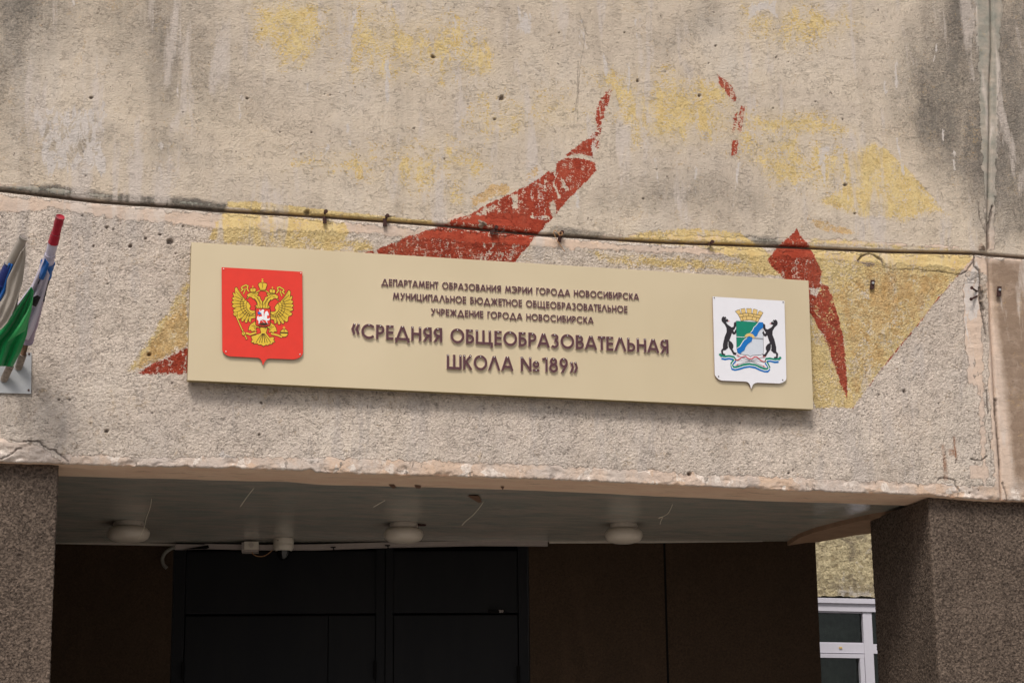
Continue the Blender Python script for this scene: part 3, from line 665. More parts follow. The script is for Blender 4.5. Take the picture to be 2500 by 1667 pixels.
# soffit (slab of glossy painted board), outline stays inside the porch
bR = np.array(bp(sR, 0, 0)); bL = np.array(bp(sL, 0, 0))
def soff_poly(z): return [(.2, .40, z), (5.86, .40, z), (5.95, 1.0, z), (onZ(2126, 1262, ZS)[0]+.5, 2.0, z), (bR[0]+.02, bR[1]+.05, z), (bL[0], bL[1]+.05, z), (.2, 2.9, z)]
sp = [(.2, .415, ZS), (5.95, .415, ZS)]
e1 = [onZ(*V(1998, 1180), ZS), onZ(*V(1930, 1196), ZS), onZ(*V(1870, 1212), ZS), onZ(*V(1835, 1225), ZS), onZ(*V(1808, 1243), ZS)]
e2 = [onZ(*V(2003, 1221), ZS-.02), onZ(*V(1960, 1226), ZS-.02), onZ(*V(1930, 1232), ZS-.02), onZ(*V(1880, 1241), ZS-.02), onZ(*V(1850, 1243), ZS-.02)]
ext1 = np.array([5.92, .60, ZS]); 
poly = [np.array(p) for p in sp]+[ext1]+e1+[np.array(bp(sL, 0, ZS))]
b = MB(); b.prism([(p[0], p[1], ZS) for p in poly], (0, 0, .04)); b.build('soffit', M_soffit, BLD)
US = [(X0+.05, .301), (X1-.05, .301), (X1-.05, .75), (6.0, .75)]+[(p[0], p[1]) for p in e1]+[(bR[0]-.02, bR[1]), tuple((bR+BN*.35)[:2]), tuple((bL+BN*.35)[:2]), (X0+.05, bL[1])]
b = MB(); b.prism([(x, y, 3.90) for x, y in US], (0, 0, ZTOP-3.9)); b.build('upper_storey', M_mortar, BLD)
UC = [(X0-.08, -.10), (X1+.08, -.10)]+US[2:]+[(X0-.08, US[-1][1])]
b = MB(); b.prism([(x, y, ZTOP+.002) for x, y in UC], (0, 0, .12)); b.build('roof_coping', M_mortar, BLD)
# plastered side beam closing the soffit on the right
q1 = [ext1]+e1; q2 = [np.array([6.12, .7, ZS])]+e2
b = MB(); lowz = ZS-.03
ring_ = [(p[0], p[1], lowz) for p in q1]+[(p[0], p[1], lowz) for p in q2[::-1]]
b.prism(ring_, (0, 0, .10)); b.build('side_beam', simple('plaster_shaded', srgb(150, 120, 98), .9, .2, var=.2, scale=6, bump=.004), BLD)  # same plaster as the beam underside, with shade put into its colour
# back walls
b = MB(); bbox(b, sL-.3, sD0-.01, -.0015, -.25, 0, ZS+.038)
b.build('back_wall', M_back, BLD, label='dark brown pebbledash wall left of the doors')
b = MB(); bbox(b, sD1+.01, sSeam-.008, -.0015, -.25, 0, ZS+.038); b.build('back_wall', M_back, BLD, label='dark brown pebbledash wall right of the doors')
def rough_box(name, x0, x1, y0, y1, z0, z1, mat, faces, label=None, amp=.006, d=.009, zfine=2.6):
    pass
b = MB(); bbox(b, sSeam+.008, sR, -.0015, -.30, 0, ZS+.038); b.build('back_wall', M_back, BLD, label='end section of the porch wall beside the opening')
b = MB(); bbox(b, sSeam-.008, sSeam+.008, -.006, -.24, 0, ZS+.037); b.build('wall_seam', M_dgap, BLD)
# pale cove strip where soffit meets wall
def strip(name, top, bot, d, th, mat, parent, fn=V, label=None):
    A = [onB(*fn(*p), d) for p in top]; B_ = [onB(*fn(*p), d) for p in bot]
    b = MB(); n = len(A)
    v = A+B_+[p+BN*th for p in A]+[p+BN*th for p in B_]
    f = []
    for i in range(n-1):
        f += [(i, n+i, n+i+1, i+1), (2*n+i, 2*n+i+1, 3*n+i+1, 3*n+i), (i, i+1, 2*n+i+1, 2*n+i), (n+i, 3*n+i, 3*n+i+1, n+i+1)]
    f += [(0, 2*n, 3*n, n), (n-1, 2*n-1, 4*n-1, 3*n-1)]
    b.add(v, f); return b.build(name, mat, parent, label=label)
strip('cove_strip', [(126,1243),(401,1248)], [(126,1248),(401,1253)], .012, .012, M_lbase, BLD)
strip('cove_strip', [(1262,1240),(1500,1240),(1752,1238)], [(1262,1247),(1500,1246),(1752,1243)], .012, .012, M_lbase, BLD)
# left pier (closes the porch on the left) and right column
def pier(name, xr, label, x_out, yfront, depth, side):
    """front face grid + side face grid as one sheet wrapped round the corner"""
    n = MB()
    if side == 'r': us = np.concatenate([axis(x_out-xr, 0, -1.0, 0, .008)])            # front from outer to arris, then side
    sgn = 1
    zs = axis(0, zb(xr)-.004, 2.55, 3.84, .008, .2)
    if side == 'r':   # left pier: arris on its right
        fx = axis(x_out, xr, .0, xr, .008); fx = fx[fx < xr-.004]; fy = axis(yfront, yfront+depth, yfront, yfront+.05, .012, .2)
        path = [(x, yfront) for x in fx]+[(xr-.003, yfront+.001), (xr, yfront+.006)]+[(xr, y) for y in fy[fy > yfront+.012]]
        nrm = [(0, -1)]*len(fx)+[(.7, -.7)]*2+[(1, 0)]*(len(path)-len(fx)-2)
    else:             # right column: arris on its left
        fy = axis(yfront, yfront+depth, yfront, yfront+depth, .010, .2)[::-1]; fy = fy[fy > yfront+.012]; fx = axis(xr, x_out, xr, x_out, .008); fx = fx[fx > xr+.004]
        path = [(xr, y) for y in fy]+[(xr, yfront+.006), (xr+.003, yfront+.001)]+[(x, yfront) for x in fx]
        nrm = [(-1, 0)]*len(fy)+[(-.7, -.7)]*2+[(0, -1)]*len(fx)
    path = np.array(path); nrm = np.array(nrm)
    s = np.concatenate([[0], np.cumsum(np.hypot(*np.diff(path, axis=0).T))])
    Sg, Zg = np.meshgrid(s, zs)
    hgt = np.clip(np.abs(perlin(Sg*42, Zg*46))*3, 0, 1)*.005+np.clip(np.abs(perlin(Sg*85+4, Zg*80))*3, 0, 1)*.003+.006*fbm(Sg*2, Zg*2, 2)
    P = np.zeros(Sg.shape+(3,)); P[..., 0] = path[:, 0]+nrm[:, 0]*hgt; P[..., 1] = path[:, 1]+nrm[:, 1]*hgt; P[..., 2] = Zg
    return grid_mesh(name, P, M_col, BLD, label=label)
xl = onY(139, 1200, .06)[0]; xrr = onY(2269, 1240, .07)[0]
#print('pier', xl, xrr, bR, 'sD', sD0, sD1, sR)
pier('column', xl, 'left pebbledash pier under the flags', X0+.05, .06, 3.2, 'r')
pier('column', xrr, 'broad right pebbledash column', 6.98, .07, .88, 'l')
b = MB(); b.box((X0+.06, .08, 0), (xl-.02, 3.2, 3.83)); b.build('pier_core', M_col, BLD)
b = MB(); b.box((xrr+.02, .09, 0), (6.97, .93, 3.83)); b.build('column_core', M_col, BLD)
# peeling paint flakes under the beam
for pts in ([(893,1113),(905,1113),(910,1120),(902,1122)], [(952,1115),(967,1117),(965,1122),(956,1121)], [(1150,1118),(1158,1118),(1155,1125)], [(1074,1139),(1100,1139),(1107,1153),(1100,1155),(1085,1146)]):
    P = [onZ(*V(*p), ZS-.012) for p in pts]; b = MB(); b.prism(P, (0, 0, .003)); b.build('paint_flake', M_flake, BLD)
# doors
DR = thing('entrance_door', bp((sD0+sD1)/2, 0, 0), 'dark steel double entrance doors with solid transom panels under the soffit', 'door')
zt = ZS-.006
zh = float(onB(*V(640, 1411))[2]); sM0, sM1 = bs(V(862,0)[0]), bs(V(905,0)[0]); sMm = bs(V(885,0)[0])
sl0 = bs(V(428,0)[0]); sl1 = bs(V(1188,0)[0]); sS = bs(V(755,0)[0])
b = MB(); bbox(b, sD0, sD1, -.10, -.12, 0, zt+.044); b.build('frame_backing', M_dgap, DR)
b = MB(); bbox(b, sD0, sl0-.008, -.02, -.10, 0, zt); bbox(b, sl1+.008, sD1, -.02, -.10, 0, zt); b.build('frame', M_door, DR)
b = MB(); bbox(b, sM0+.006, sMm-.003, -.025, -.10, 0, zt); bbox(b, sMm+.003, sM1-.006, -.015, -.10, 0, zt); b.build('mullion', M_door, DR)
for a0, a1 in ((sl0, sM0), (sM1, sl1)):
    b = MB(); bbox(b, a0-.004, a1+.004, -.04, -.10, zh+.012, zt-.05); b.build('transom_panel', M_door, DR)
    lf = MB()
    if a0 == sl0: bbox(lf, a0, sS-.003, -.035, -.09, .02, zh-.006); bbox(lf, sS+.003, a1, -.037, -.09, .02, zh-.006)
    else: bbox(lf, a0, a1, -.035, -.09, .02, zh-.006)
    o = lf.build('door_leaf', M_door, DR)
    hb = MB(); hx = a0+.10 if a0 == sM1 else a1-.10
    bbox(hb, hx-.012, hx+.012, .03, .005, 1.0, 1.3); bbox(hb, hx-.012, hx+.012, .005, -.03, 1.02, 1.04); bbox(hb, hx-.012, hx+.012, .005, -.03, 1.26, 1.28); hb.build('handle', M_gal, o)
for px in (V(1188,0)[0], V(862,0)[0], V(425,0)[0]):
    s_ = bs(px); b = MB(); z_ = zh-.42 if px > 1000 else zh-.38; b.tube([bp(s_, .0, z_-.06), bp(s_, .0, z_+.06)], .011, 8); b.build('hinge', M_dgap, DR)
# ------------------------------------------------------------------ stroke lettering
WS = .160
def arc(cx, cy, rx, ry, a0, a1, n=22): return [(cx+rx*math.cos(R(a0+(a1-a0)*i/n)), cy+ry*math.sin(R(a0+(a1-a0)*i/n))) for i in range(n+1)]
h_ = WS/2
def bowl(x0, y0, x1, y1):                                               # D-shaped bowl on a stem at x0, centre-lines
    r = (y1-y0)/2; return [(x0, y0), (x1-r, y0)]+arc(x1-r, (y0+y1)/2, r, r, -90, 90, 14)+[(x0, y1)]
G = {}
def gl(c, w, *st, pins=None): G[c] = (w, st, pins or [(w/2, 1-h_)])
gl('Д', .97, [(.14,h_+.0),(.46,1-h_+.06)], [(.83,h_),(.51,1-h_+.06)], [(0,h_),(.97,h_)], [(h_,.1),(h_,-.17)], [(.97-h_,.1),(.97-h_,-.17)], pins=[(.485,.93)])
gl('Е', .50, [(h_,0),(h_,1)], [(h_,1-h_),(.50,1-h_)], [(h_,h_),(.50,h_)], [(h_,.5),(.49,.5)])
gl('П', .62, [(h_,0),(h_,1)], [(.62-h_,0),(.62-h_,1)], [(h_,1-h_),(.6,1-h_)])
gl('А', .87, [(h_,0),(.435-.03,.98)], [(.87-h_,0),(.435+.03,.98)], [(.2,.27),(.67,.27)], pins=[(.435,.92)])
gl('Р', .56, [(h_,0),(h_,1)], bowl(h_, .42, .56-h_, 1-h_))
gl('Т', .53, [(.265,0),(.265,1)], [(0,1-h_),(.53,1-h_)])
gl('М', .95, [(h_,0),(.2+h_*.3,1)], [(.2+h_*.3,.98),(.475,.1)], [(.95-.2-h_*.3,.98),(.475,.1)], [(.95-h_,0),(.95-.2-h_*.3,1)], pins=[(.22,.92),(.73,.92)])
gl('Н', .67, [(h_,0),(h_,1)], [(.67-h_,0),(.67-h_,1)], [(h_,.5),(.6,.5)], pins=[(h_,.93),(.67-h_,.93)])
gl('О', .95, ('ring', .475, .5, .475-h_, .5+.02-h_))
gl('Б', .56, [(h_,0),(h_,1)], [(h_,1-h_),(.48,1-h_)], bowl(h_, h_, .56-h_, .56))
gl('З', .58, arc(.26, .745, .21, .255-h_, 140, -90, 16), arc(.26, .29, .30-h_, .30-h_+.005, 90, -140, 18), pins=[(.28,.93)])
gl('В', .57, [(h_,0),(h_,1)], bowl(h_, h_, .57-h_, .50), bowl(h_, .50, .52-h_, 1-h_))
gl('И', .70, [(h_,0),(h_,1)], [(.70-h_,0),(.70-h_,1)], [(h_,.08),(.70-h_,.92)], pins=[(h_,.93),(.70-h_,.93)])
gl('Я', .60, [(.60-h_,0),(.60-h_,1)], [(.60-x, y) for x, y in bowl(h_, .44, .60-h_-.02, 1-h_)], [(.36,.42),(.1,0)])
gl('Э', .78, arc(.30, .5, .5-h_, .52-h_, 130, -130, 26), [(.22,.5),(.72,.5)], pins=[(.34,.95)])
gl('Г', .42, [(h_,0),(h_,1)], [(h_,1-h_),(.42,1-h_)])
gl('С', .87, arc(.50, .5, .5-h_, .52-h_, 42, 318, 30), pins=[(.5,.96)])
gl('К', .63, [(h_,0),(h_,1)], [(.15,.46),(.55,1)], [(.22,.52),(.57,0)], pins=[(h_,.93),(.5,.93)])
gl('У', .70, [(.62,1),(.30,.16),(.22,.07),(.08,.07)], [(.09,1),(.38,.40)], pins=[(.1,.93),(.6,.93)])
gl('Ц', .74, [(h_,0),(h_,1)], [(.64-h_,0),(.64-h_,1)], [(h_,h_),(.74,h_)], [(.70,.1),(.70,-.17)], pins=[(h_,.93),(.55,.93)])
gl('Л', .86, [(h_,0),(.43-.02,.98)], [(.86-h_,0),(.43+.02,.98)], pins=[(.43,.92)])
gl('Ь', .57, [(h_,0),(h_,1)], bowl(h_, h_, .57-h_, .56), pins=[(h_,.93)])
gl('Ю', 1.22, [(h_,0),(h_,1)], [(h_,.5),(.35,.5)], ('ring', .775, .5, .445-h_, .52-h_), pins=[(h_,.93),(.775,.94)])
gl('Ж', .98, [(.49,0),(.49,1)], [(.41,.46),(.08,1)], [(.36,.52),(.07,0)], [(.57,.46),(.90,1)], [(.62,.52),(.91,0)], pins=[(.14,.93),(.49,.93),(.84,.93)])
gl('Ч', .58, [(.58-h_,0),(.58-h_,1)], [(h_,1),(h_,.66)]+arc(.30, .62, .21, .2, 180, 270, 8)+[(.5,.42)], pins=[(h_,.93),(.5,.93)])
gl('Щ', 1.17, [(h_,0),(h_,1)], [(.525,0),(.525,1)], [(1.04-h_,0),(1.04-h_,1)], [(h_,h_),(1.17,h_)], [(1.17-h_,.1),(1.17-h_,-.2)], pins=[(h_,.93),(.95,.93)])
gl('Ш', 1.03, [(h_,0),(h_,1)], [(.515,0),(.515,1)], [(1.03-h_,0),(1.03-h_,1)], [(h_,h_),(1.0,h_)], pins=[(h_,.93),(.94,.93)])
gl('N', .76, [(h_,0),(h_,1)], [(.76-h_,0),(.76-h_,1)], [(h_,.94),(.76-h_,.06)], pins=[(h_,.93),(.67,.93)])
gl('o', .46, ('ring', .23, .50, .23-.065, .23-.06, .14), ('bar', [(0,.085),(.46,.085)], .15), pins=[(.23,.66),(.23,.085)])
gl('1', .39, [(.39-h_,0),(.39-h_,1)], [(.02,.86),(.30,.94)], pins=[(.30,.93)])
gl('8', .63, ('ring', .315, .735, .25-h_*.9, .275-h_), ('ring', .315, .29, .315-h_, .31-h_))
gl('9', .60, ('ring', .30, .68, .30-h_, .335-h_), [(.52,.56),(.18,-.02)])
gl('0', .60, ('ring', .30, .5, .30-h_, .52-h_))
gl('«', .54, [(.22,1),(.08,.62),(.2,.26)], [(.50,1),(.36,.62),(.48,.26)], pins=[(.21,.96),(.49,.96)])
gl('»', .54, [(.06,.75),(.18,.37),(.04,.01)], [(.34,.75),(.46,.37),(.32,.01)], pins=[(.07,.7),(.35,.7)])
def ribbon2d(pts, w, closed=False):
    P = [np.array(p, float) for p in pts]; n = len(P); Lp = []; Rp = []
    for i in range(n):
        a = P[i-1] if (i > 0 or closed) else None; c_ = P[(i+1) % n] if (i < n-1 or closed) else None
        d1 = (P[i]-a)/np.linalg.norm(P[i]-a) if a is not None else None; d2 = (c_-P[i])/np.linalg.norm(c_-P[i]) if c_ is not None else None
        if d1 is None: d1 = d2
        if d2 is None: d2 = d1
        n1 = np.array([-d1[1], d1[0]]); n2 = np.array([-d2[1], d2[0]]); m = n1+n2; m /= np.linalg.norm(m)
        k = min(1/max(m@n1, .35), 2.2); Lp.append(P[i]+m*w/2*k); Rp.append(P[i]-m*w/2*k)
    return Lp, Rp
def strip3d(mb, Lp, Rp, closed, fr, bk, m_front, m_side):
    """extruded ribbon in sign space: x, depth (-y towards viewer), z"""
    n = len(Lp); v = [(p[0], -fr, p[1]) for p in Lp]+[(p[0], -fr, p[1]) for p in Rp]+[(p[0], -bk, p[1]) for p in Lp]+[(p[0], -bk, p[1]) for p in Rp]
    k = n if closed else n-1
    ff = [(i, n+i, n+(i+1) % n, (i+1) % n) for i in range(k)]
    fs = [(i, (i+1) % n, 2*n+(i+1) % n, 2*n+i) for i in range(k)]+[(n+i, 3*n+i, 3*n+(i+1) % n, n+(i+1) % n) for i in range(k)]
    if not closed: fs += [(0, 2*n, 3*n, n), (n-1, 2*n-1, 4*n-1, 3*n-1)]
    base = len(mb.v); mb.add(v, ff, m_front); mb.f += [tuple(i+base for i in a) for a in fs]; mb.m += [m_side]*len(fs)
_lc = {}
def glyph_mesh(c, size, depth, base=.0, pins=True, mats=None):
    key = (c, round(size, 4), depth, pins)
    if key in _lc: return _lc[key]
    mb = MB(); w, st, pn = G[c]; e = 0.
    for s_ in st:
        closed = False; ww = WS
        if isinstance(s_, tuple) and s_[0] == 'ring':
            ww = s_[5] if len(s_) > 5 else WS
            pts = arc(s_[1], s_[2], s_[3], s_[4], 0, 360, 36)[:-1]; closed = True
        elif isinstance(s_, tuple) and s_[0] == 'bar': pts = s_[1]; ww = s_[2]
        else: pts = s_
        Lp, Rp = ribbon2d([(x*size, y*size) for x, y in pts], ww*size, closed)
        strip3d(mb, Lp, Rp, closed, base+depth+e, base, 0, 1); e += .00022
    if pins:
        for x, y in pn:
            r = .034*size; n = 8
            v = [(x*size+r*math.cos(2*math.pi*i/n), -(base+depth+.003), y*size+r*math.sin(2*math.pi*i/n)) for i in range(n)]
            v2_ = [(x*size+r*math.cos(2*math.pi*i/n), -(base+depth), y*size+r*math.sin(2*math.pi*i/n)) for i in range(n)]
            mb.add(v+v2_, [tuple(range(n))]+[(i, (i+1) % n, n+(i+1) % n, n+i) for i in range(n)], 2)
    me = bpy.data.meshes.new('letter'); me.from_pydata(mb.v, [], mb.f)
    for m in (mats or (M_letF, M_letS, M_pin)): me.materials.append(m)
    me.polygons.foreach_set('material_index', mb.m); me.update(); _lc[key] = me
    return me
# ------------------------------------------------------------------ sign
SB = np.array([1.2262, -.082, 4.3266]); SW, SH, ST = 3.7887, .8091, .0169
Su = np.array([1, 0, -.0008]); Su /= np.linalg.norm(Su); Sv = np.array([0, -math.sin(ST), math.cos(ST)]); Sv -= Su*(Su@Sv); Sv /= np.linalg.norm(Sv); Sn = np.cross(Sv, Su); Sn = -Sn if Sn[1] < 0 else Sn
SG = thing('school_sign', SB, 'long gold sign board with raised plum Cyrillic lettering and two emblems above the porch', 'sign')
SG.matrix_world = Matrix(((Su[0], Sn[0], Sv[0], SB[0]), (Su[1], Sn[1], Sv[1], SB[1]), (Su[2], Sn[2], Sv[2], SB[2]), (0, 0, 0, 1)))
def sl_(px, py):                                                       # photo point -> sign plane (s, t)
    p = onP(px, py, SB, Sn); return (float((p-SB)@Su), float((p-SB)@Sv))
b = MB(); b.box((0, 0, 0), (SW, .003, SH), 0)
b.box((.002, .0031, .002), (SW-.002, .058, SH-.002), 1)
o = b.build('sign_board', [M_sign, M_edge], SG, local=True)
bv = o.modifiers.new('bevel', 'BEVEL'); bv.width = .0015; bv.segments = 1
for s0 in (.25, 1.3, 2.45, 3.5):
    b = MB(); b.box((s0, .0585, .12), (s0+.05, .100, SH-.12)); b.build('mounting_rail', M_rust, SG, local=True)
C3 = lambda x, y: (840+x/5.6, 660+y/5.6)
C4 = lambda x, y: (1230+x/5.47, 680+y/5.47)
ROWS = [('ДЕПАРТАМЕНТ ОБРАЗОВАНИЯ МЭРИИ ГОРОДА НОВОСИБИРСКА', C3(508,208), C4(1802,290), C4(1770,203), .007, .60),
        ('МУНИЦИПАЛЬНОЕ БЮДЖЕТНОЕ ОБЩЕОБРАЗОВАТЕЛЬНОЕ', C3(663,398), C4(1646,460), C4(1646,370), .007, .60),
        ('УЧРЕЖДЕНИЕ ГОРОДА НОВОСИБИРСКА', C3(1182,612), C4(1195,605), C4(1160,517), .007, .60),
        ('«СРЕДНЯЯ ОБЩЕОБРАЗОВАТЕЛЬНАЯ', C3(93,925), C4(2192,1005), C4(2192,822), .012, .56),
        ('ШКОЛА No189»', C3(1398,1350), C4(983,1262), C4(740,1085), .012, .56)]
for txt, p0, p1, ptop, dep, spw in ROWS:
    s0, t0 = sl_(*p0); s1, t1 = sl_(*p1); st, tt = sl_(*ptop); cap = tt-sl_(ptop[0], p1[1])[1]
    if txt[0] == 'Ш': cap = sl_(*C3(1500,1155))[1]-sl_(*C3(1500,1352))[1]
    tw = 0; gaps = []
    for i, ch in enumerate(txt):
        if ch == ' ': tw += spw-.11; gaps.append(0); continue
        g = .11
        nx = txt[i+1] if i+1 < len(txt) else ''
        if ch in 'АЛТГ' or nx in 'АЛТ': g = .06
        if ch == 'o': g = .20
        if ch == '9' and nx == '»': g = .18
        if ch == '«': g = .13
        if ch == 'N': g = .10
        gaps.append(g if i < len(txt)-1 else 0); tw += G[ch][0]+gaps[-1]
    size = (s1-s0)/tw
    #print(txt[:8], 'size', round(size, 4), 'cap', round(cap, 4), round(t0, 3), round(t1, 3))
    x = 0; ys = cap/size
    for i, ch in enumerate(txt):
        if ch == ' ': x += spw-.11; continue
        o = link('letter', glyph_mesh(ch, size, dep), SG, np.zeros(3)); k = (x*size)/(s1-s0)
        o.location = (s0+x*size, -.0012, t0*(1-k)+t1*k); o.scale = (1, 1, ys if abs(ys-1) < .12 else 1)
        x += G[ch][0]+gaps[i]
# emblem plates --------------------------------------------------------------
def flat(mb, fn, pts, lvl, m=0, th=.0008):
    q = [sl_(*fn(*p)) for p in pts]; mb.prism([(a, -lvl, c_) for a, c_ in q], (0, th, 0), m)
def line(mb, fn, pts, w, lvl, m=0, closed=False):
    q = [sl_(*fn(*p)) for p in pts]; sc = abs(sl_(*fn(100, 0))[0]-sl_(*fn(0, 0))[0])/100
    Lp, Rp = ribbon2d(q, w*sc, closed); strip3d(mb, Lp, Rp, closed, lvl, lvl-.0006, m, m)
def circ(cx, cy, r, n=18, ry=None): return [(cx+r*math.cos(2*math.pi*i/n), cy+(ry or r)*math.sin(2*math.pi*i/n)) for i in range(n)]
def plate(fn, pts, mat, name, label, lo=.010, hi=.015):
    mb = MB(); q = [sl_(*fn(*p)) for p in pts]
    mb.prism([(a, -hi, c_) for a, c_ in q], (0, .0012, 0), 0); mb.prism([(a, -hi+.0013, c_) for a, c_ in q], (0, hi-lo, 0), 1)
    c0 = (np.min(q, 0)+np.max(q, 0))/2
    for dx in (-.08, .08):
        for dz in (-.08, .08): mb.box((c0[0]+dx-.008, -lo+.0012, c0[1]+dz-.008), (c0[0]+dx+.008, -.0005, c0[1]+dz+.008), 1)
    return mb.build(name, [mat, M_plum], SG, local=True, label=label)
EP = plate(EC, [(122,85),(1308,152),(1320,1325),(1316,1355),(1300,1385),(1270,1410),(1230,1428),(1180,1438),(830,1425),(795,1432),(770,1450),(755,1475),(730,1527),(712,1460),(690,1430),(660,1415),(250,1393),(205,1382),(165,1355),(140,1325),(132,1300)], M_red, 'emblem_plate', 'red shield plate with a gold double headed eagle')
WP = plate(WC, [(113,97),(1210,163),(1240,1330),(1236,1362),(1215,1390),(1180,1412),(1130,1425),(800,1412),(760,1420),(730,1440),(715,1470),(700,1508),(690,1465),(675,1430),(650,1405),(620,1395),(250,1380),(205,1362),(170,1330),(150,1300),(145,1270)], M_white, 'emblem_plate', 'white shield plate with the city coat of arms held by two black sables')
for fn, pl, pts in ((EC, EP, [(150,108),(1286,170),(185,1322),(1273,1364)]), (WC, WP, [(135,116),(1188,184),(202,1317),(1182,1371)])):
    for p in pts:
        a, c_ = sl_(*fn(*p)); mb = MB(); mb.prism([(a+.0035*math.cos(R(k*45)), -.0185, c_+.0035*math.sin(R(k*45))) for k in range(8)], (0, .003, 0)); mb.build('screw', M_pin if fn is EC else M_line, pl, local=True)
def mir(pts): return [(1450-x, y+2*(725-x)*.058) for x, y in pts]
L1, L2, L3, L4 = .0162, .0172, .0182, .0192
wing = [(325,383),(345,378),(420,505),(470,562),(520,605),(552,660),(532,690),(545,712),(580,722),(615,722),(622,830),(592,835),(562,840),(552,893),(528,893),(512,850),(495,902),(465,898),(462,850),(435,887),(408,874),(415,830),(378,852),(352,830),(350,790),(345,765),(300,742),(288,712),(322,692),(280,668),(273,642),(300,630),(270,604),(273,582),(300,575),(274,545),(283,525),(305,522),(284,470),(297,452),(322,474),(313,400)]
tipsL = [(333,388),(297,462),(283,533),(274,592),(276,655),(290,715),(345,800),(368,846),(420,882),(480,900),(540,893)]
head = [(498,482),(540,458),(672,463),(662,480),(645,500),(692,520),(692,545),(722,590),(726,692),(618,690),(638,670),(610,655),(640,638),(640,610),(612,562),(578,545),(560,525),(530,520),(500,552),(483,540),(512,525),(495,505)]
crown = [(692,428),(660,350),(664,322),(700,308),(722,318),(745,310),(785,325),(790,350),(772,400),(764,432)]
scr = [(550,458),(537,412),(548,392),(580,396),(612,390),(628,408),(618,458)]
thigh = [(612,880),(548,920),(524,960),(514,1012),(548,1008),(566,1034),(600,1020),(642,1034),(622,990),(640,968),(700,985),(640,940),(620,900)]
tail = [(680,965),(800,970),(775,1050),(830,1118),(870,1105),(900,1122),(885,1150),(908,1182),(868,1192),(872,1212),(822,1217),(802,1234),(775,1226),(735,1247),(700,1222),(665,1227),(650,1207),(590,1212),(598,1190),(572,1196),(553,1180),(574,1150),(553,1110),(572,1092),(600,1085),(700,1050)]
eg = MB()
for poly_ in (wing, head, thigh, tail): 
    flat(eg, EC, poly_, L1, 0); line(eg, EC, poly_, 7, L1+.0003, 1, True)
for poly_ in (wing, head, thigh): 
    flat(eg, EC, mir(poly_), L1-.0001, 0); line(eg, EC, mir(poly_), 7, L1+.0003, 1, True)
for i, (x, y) in enumerate(tipsL):
    k = i/(len(tipsL)-1); rx, ry = 440+110*k, 560+220*k
    m1 = (rx+(x-rx)*.15, ry+(y-ry)*.15); m2 = (rx+(x-rx)*.86, ry+(y-ry)*.86)
    if i < len(tipsL)-1:
        x2, y2 = tipsL[i+1]; gx, gy = (x+x2)/2, (y+y2)/2
        a_ = (rx+(gx-rx)*.05, ry+(gy-ry)*.05); b_2 = (rx+(gx-rx)*.84, ry+(gy-ry)*.84)
        for f2 in (lambda q: q, mir): line(eg, EC, f2([a_, b_2]), 7, L1+.0005, 1)
    for f2 in (lambda q: q, mir): line(eg, EC, f2([m1, m2]), 4, L1+.0005, 2)
for k in range(3):                                                     # covert rows
    a_ = [(430+k*38, 530+k*25), (395+k*42, 600+k*12), (400+k*45, 680+k*8), (440+k*48, 760-k*5), (520+k*30, 800-k*14), (610, 800-k*25)]
    for f2 in (lambda q: q, mir): line(eg, EC, f2(a_), 6, L1+.0007, 1)
for pts in ([(600,540),(640,590),(660,680)], [(640,530),(680,600),(690,685)], [(600,500),(660,540),(710,640)], [(575,480),(640,482)], [(545,495),(580,500)]):
    for f2 in (lambda q: q, mir): line(eg, EC, f2(pts), 5, L1+.0009, 1)
for dx in (-110, -60, -22, 22, 60, 110): line(eg, EC, [(732+dx*.12, 1060), (735+dx*.7, 1140), (735+dx, 1195)], 9 if abs(dx) < 30 else 7, L1+.0008, 1)
for pts in ([(560,940),(600,960),(610,1000)], [(590,930),(640,985)]):
    for f2 in (lambda q: q, mir): line(eg, EC, f2(pts), 5, L1+.0008, 1)
eg.build('eagle', [M_gold, M_line, M_goldD], EP, local=True)
for nm, pts, orb in (('crown', crown, (722,292,15)), ('crown', scr, (580,378,9)), ('crown', mir(scr), (868,393,9))):
    mb = MB(); flat(mb, EC, pts, L2, 0); line(mb, EC, pts, 7, L2+.0003, 1, True); x, y, r = orb
    flat(mb, EC, circ(x, y, r, 12), L2+.0002, 0); line(mb, EC, [(x, y-r), (x, y-r*2.6)], r*.6, L2, 0); line(mb, EC, [(x-r, y-r*2), (x+r, y-r*2)], r*.6, L2+.0002, 0)
    cy = (pts[0][1]+pts[2][1])/2; line(mb, EC, [(x, y+r), (x, cy+r)], r, L2+.0006, 2); line(mb, EC, [(pts[0][0]+2, pts[0][1]-r), (pts[-1][0]-2, pts[-1][1]-r)], 5, L2+.0007, 1)
    mb.build(nm, [M_gold, M_line, M_goldD], EP, local=True)
for f2 in (lambda q: q, mir):
    mb = MB()
    for k, (ww, m, dl) in enumerate(((27, 1, 0), (18, 0, .0004))):
        line(mb, EC, f2([(522,445),(495,405),(508,362),(478,347),(425,372),(412,395),(438,412),(405,440)]), ww, L1+.0004+dl, m); line(mb, EC, f2([(468,392),(462,430),(442,478)]), ww*.8, L1+.0001+dl, m)
        line(mb, EC, f2([(700,420),(660,438),(620,462)]), ww*.7, L1+.0002+dl, m)
    mb.build('ribbon', [M_gold, M_line], EP, local=True)
mb = MB()
for ww, m, dl in ((24, 1, 0), (15, 0, .0004)): line(mb, EC, [(335,800),(425,1010),(488,1130)], ww, L2+dl, m)
for x, y, r in ((325,772,34),(445,1060,30),(486,1132,16),(428,1008,17)): flat(mb, EC, circ(x, y, r), L2+.0006, 1); flat(mb, EC, circ(x, y, r-5), L2+.0015, 0)
for x, y in ((315,765),(332,780),(440,1050),(452,1072)): flat(mb, EC, circ(x, y, 6, 8), L2+.0024, 1)
mb.build('sceptre', [M_gold, M_line], EP, local=True)
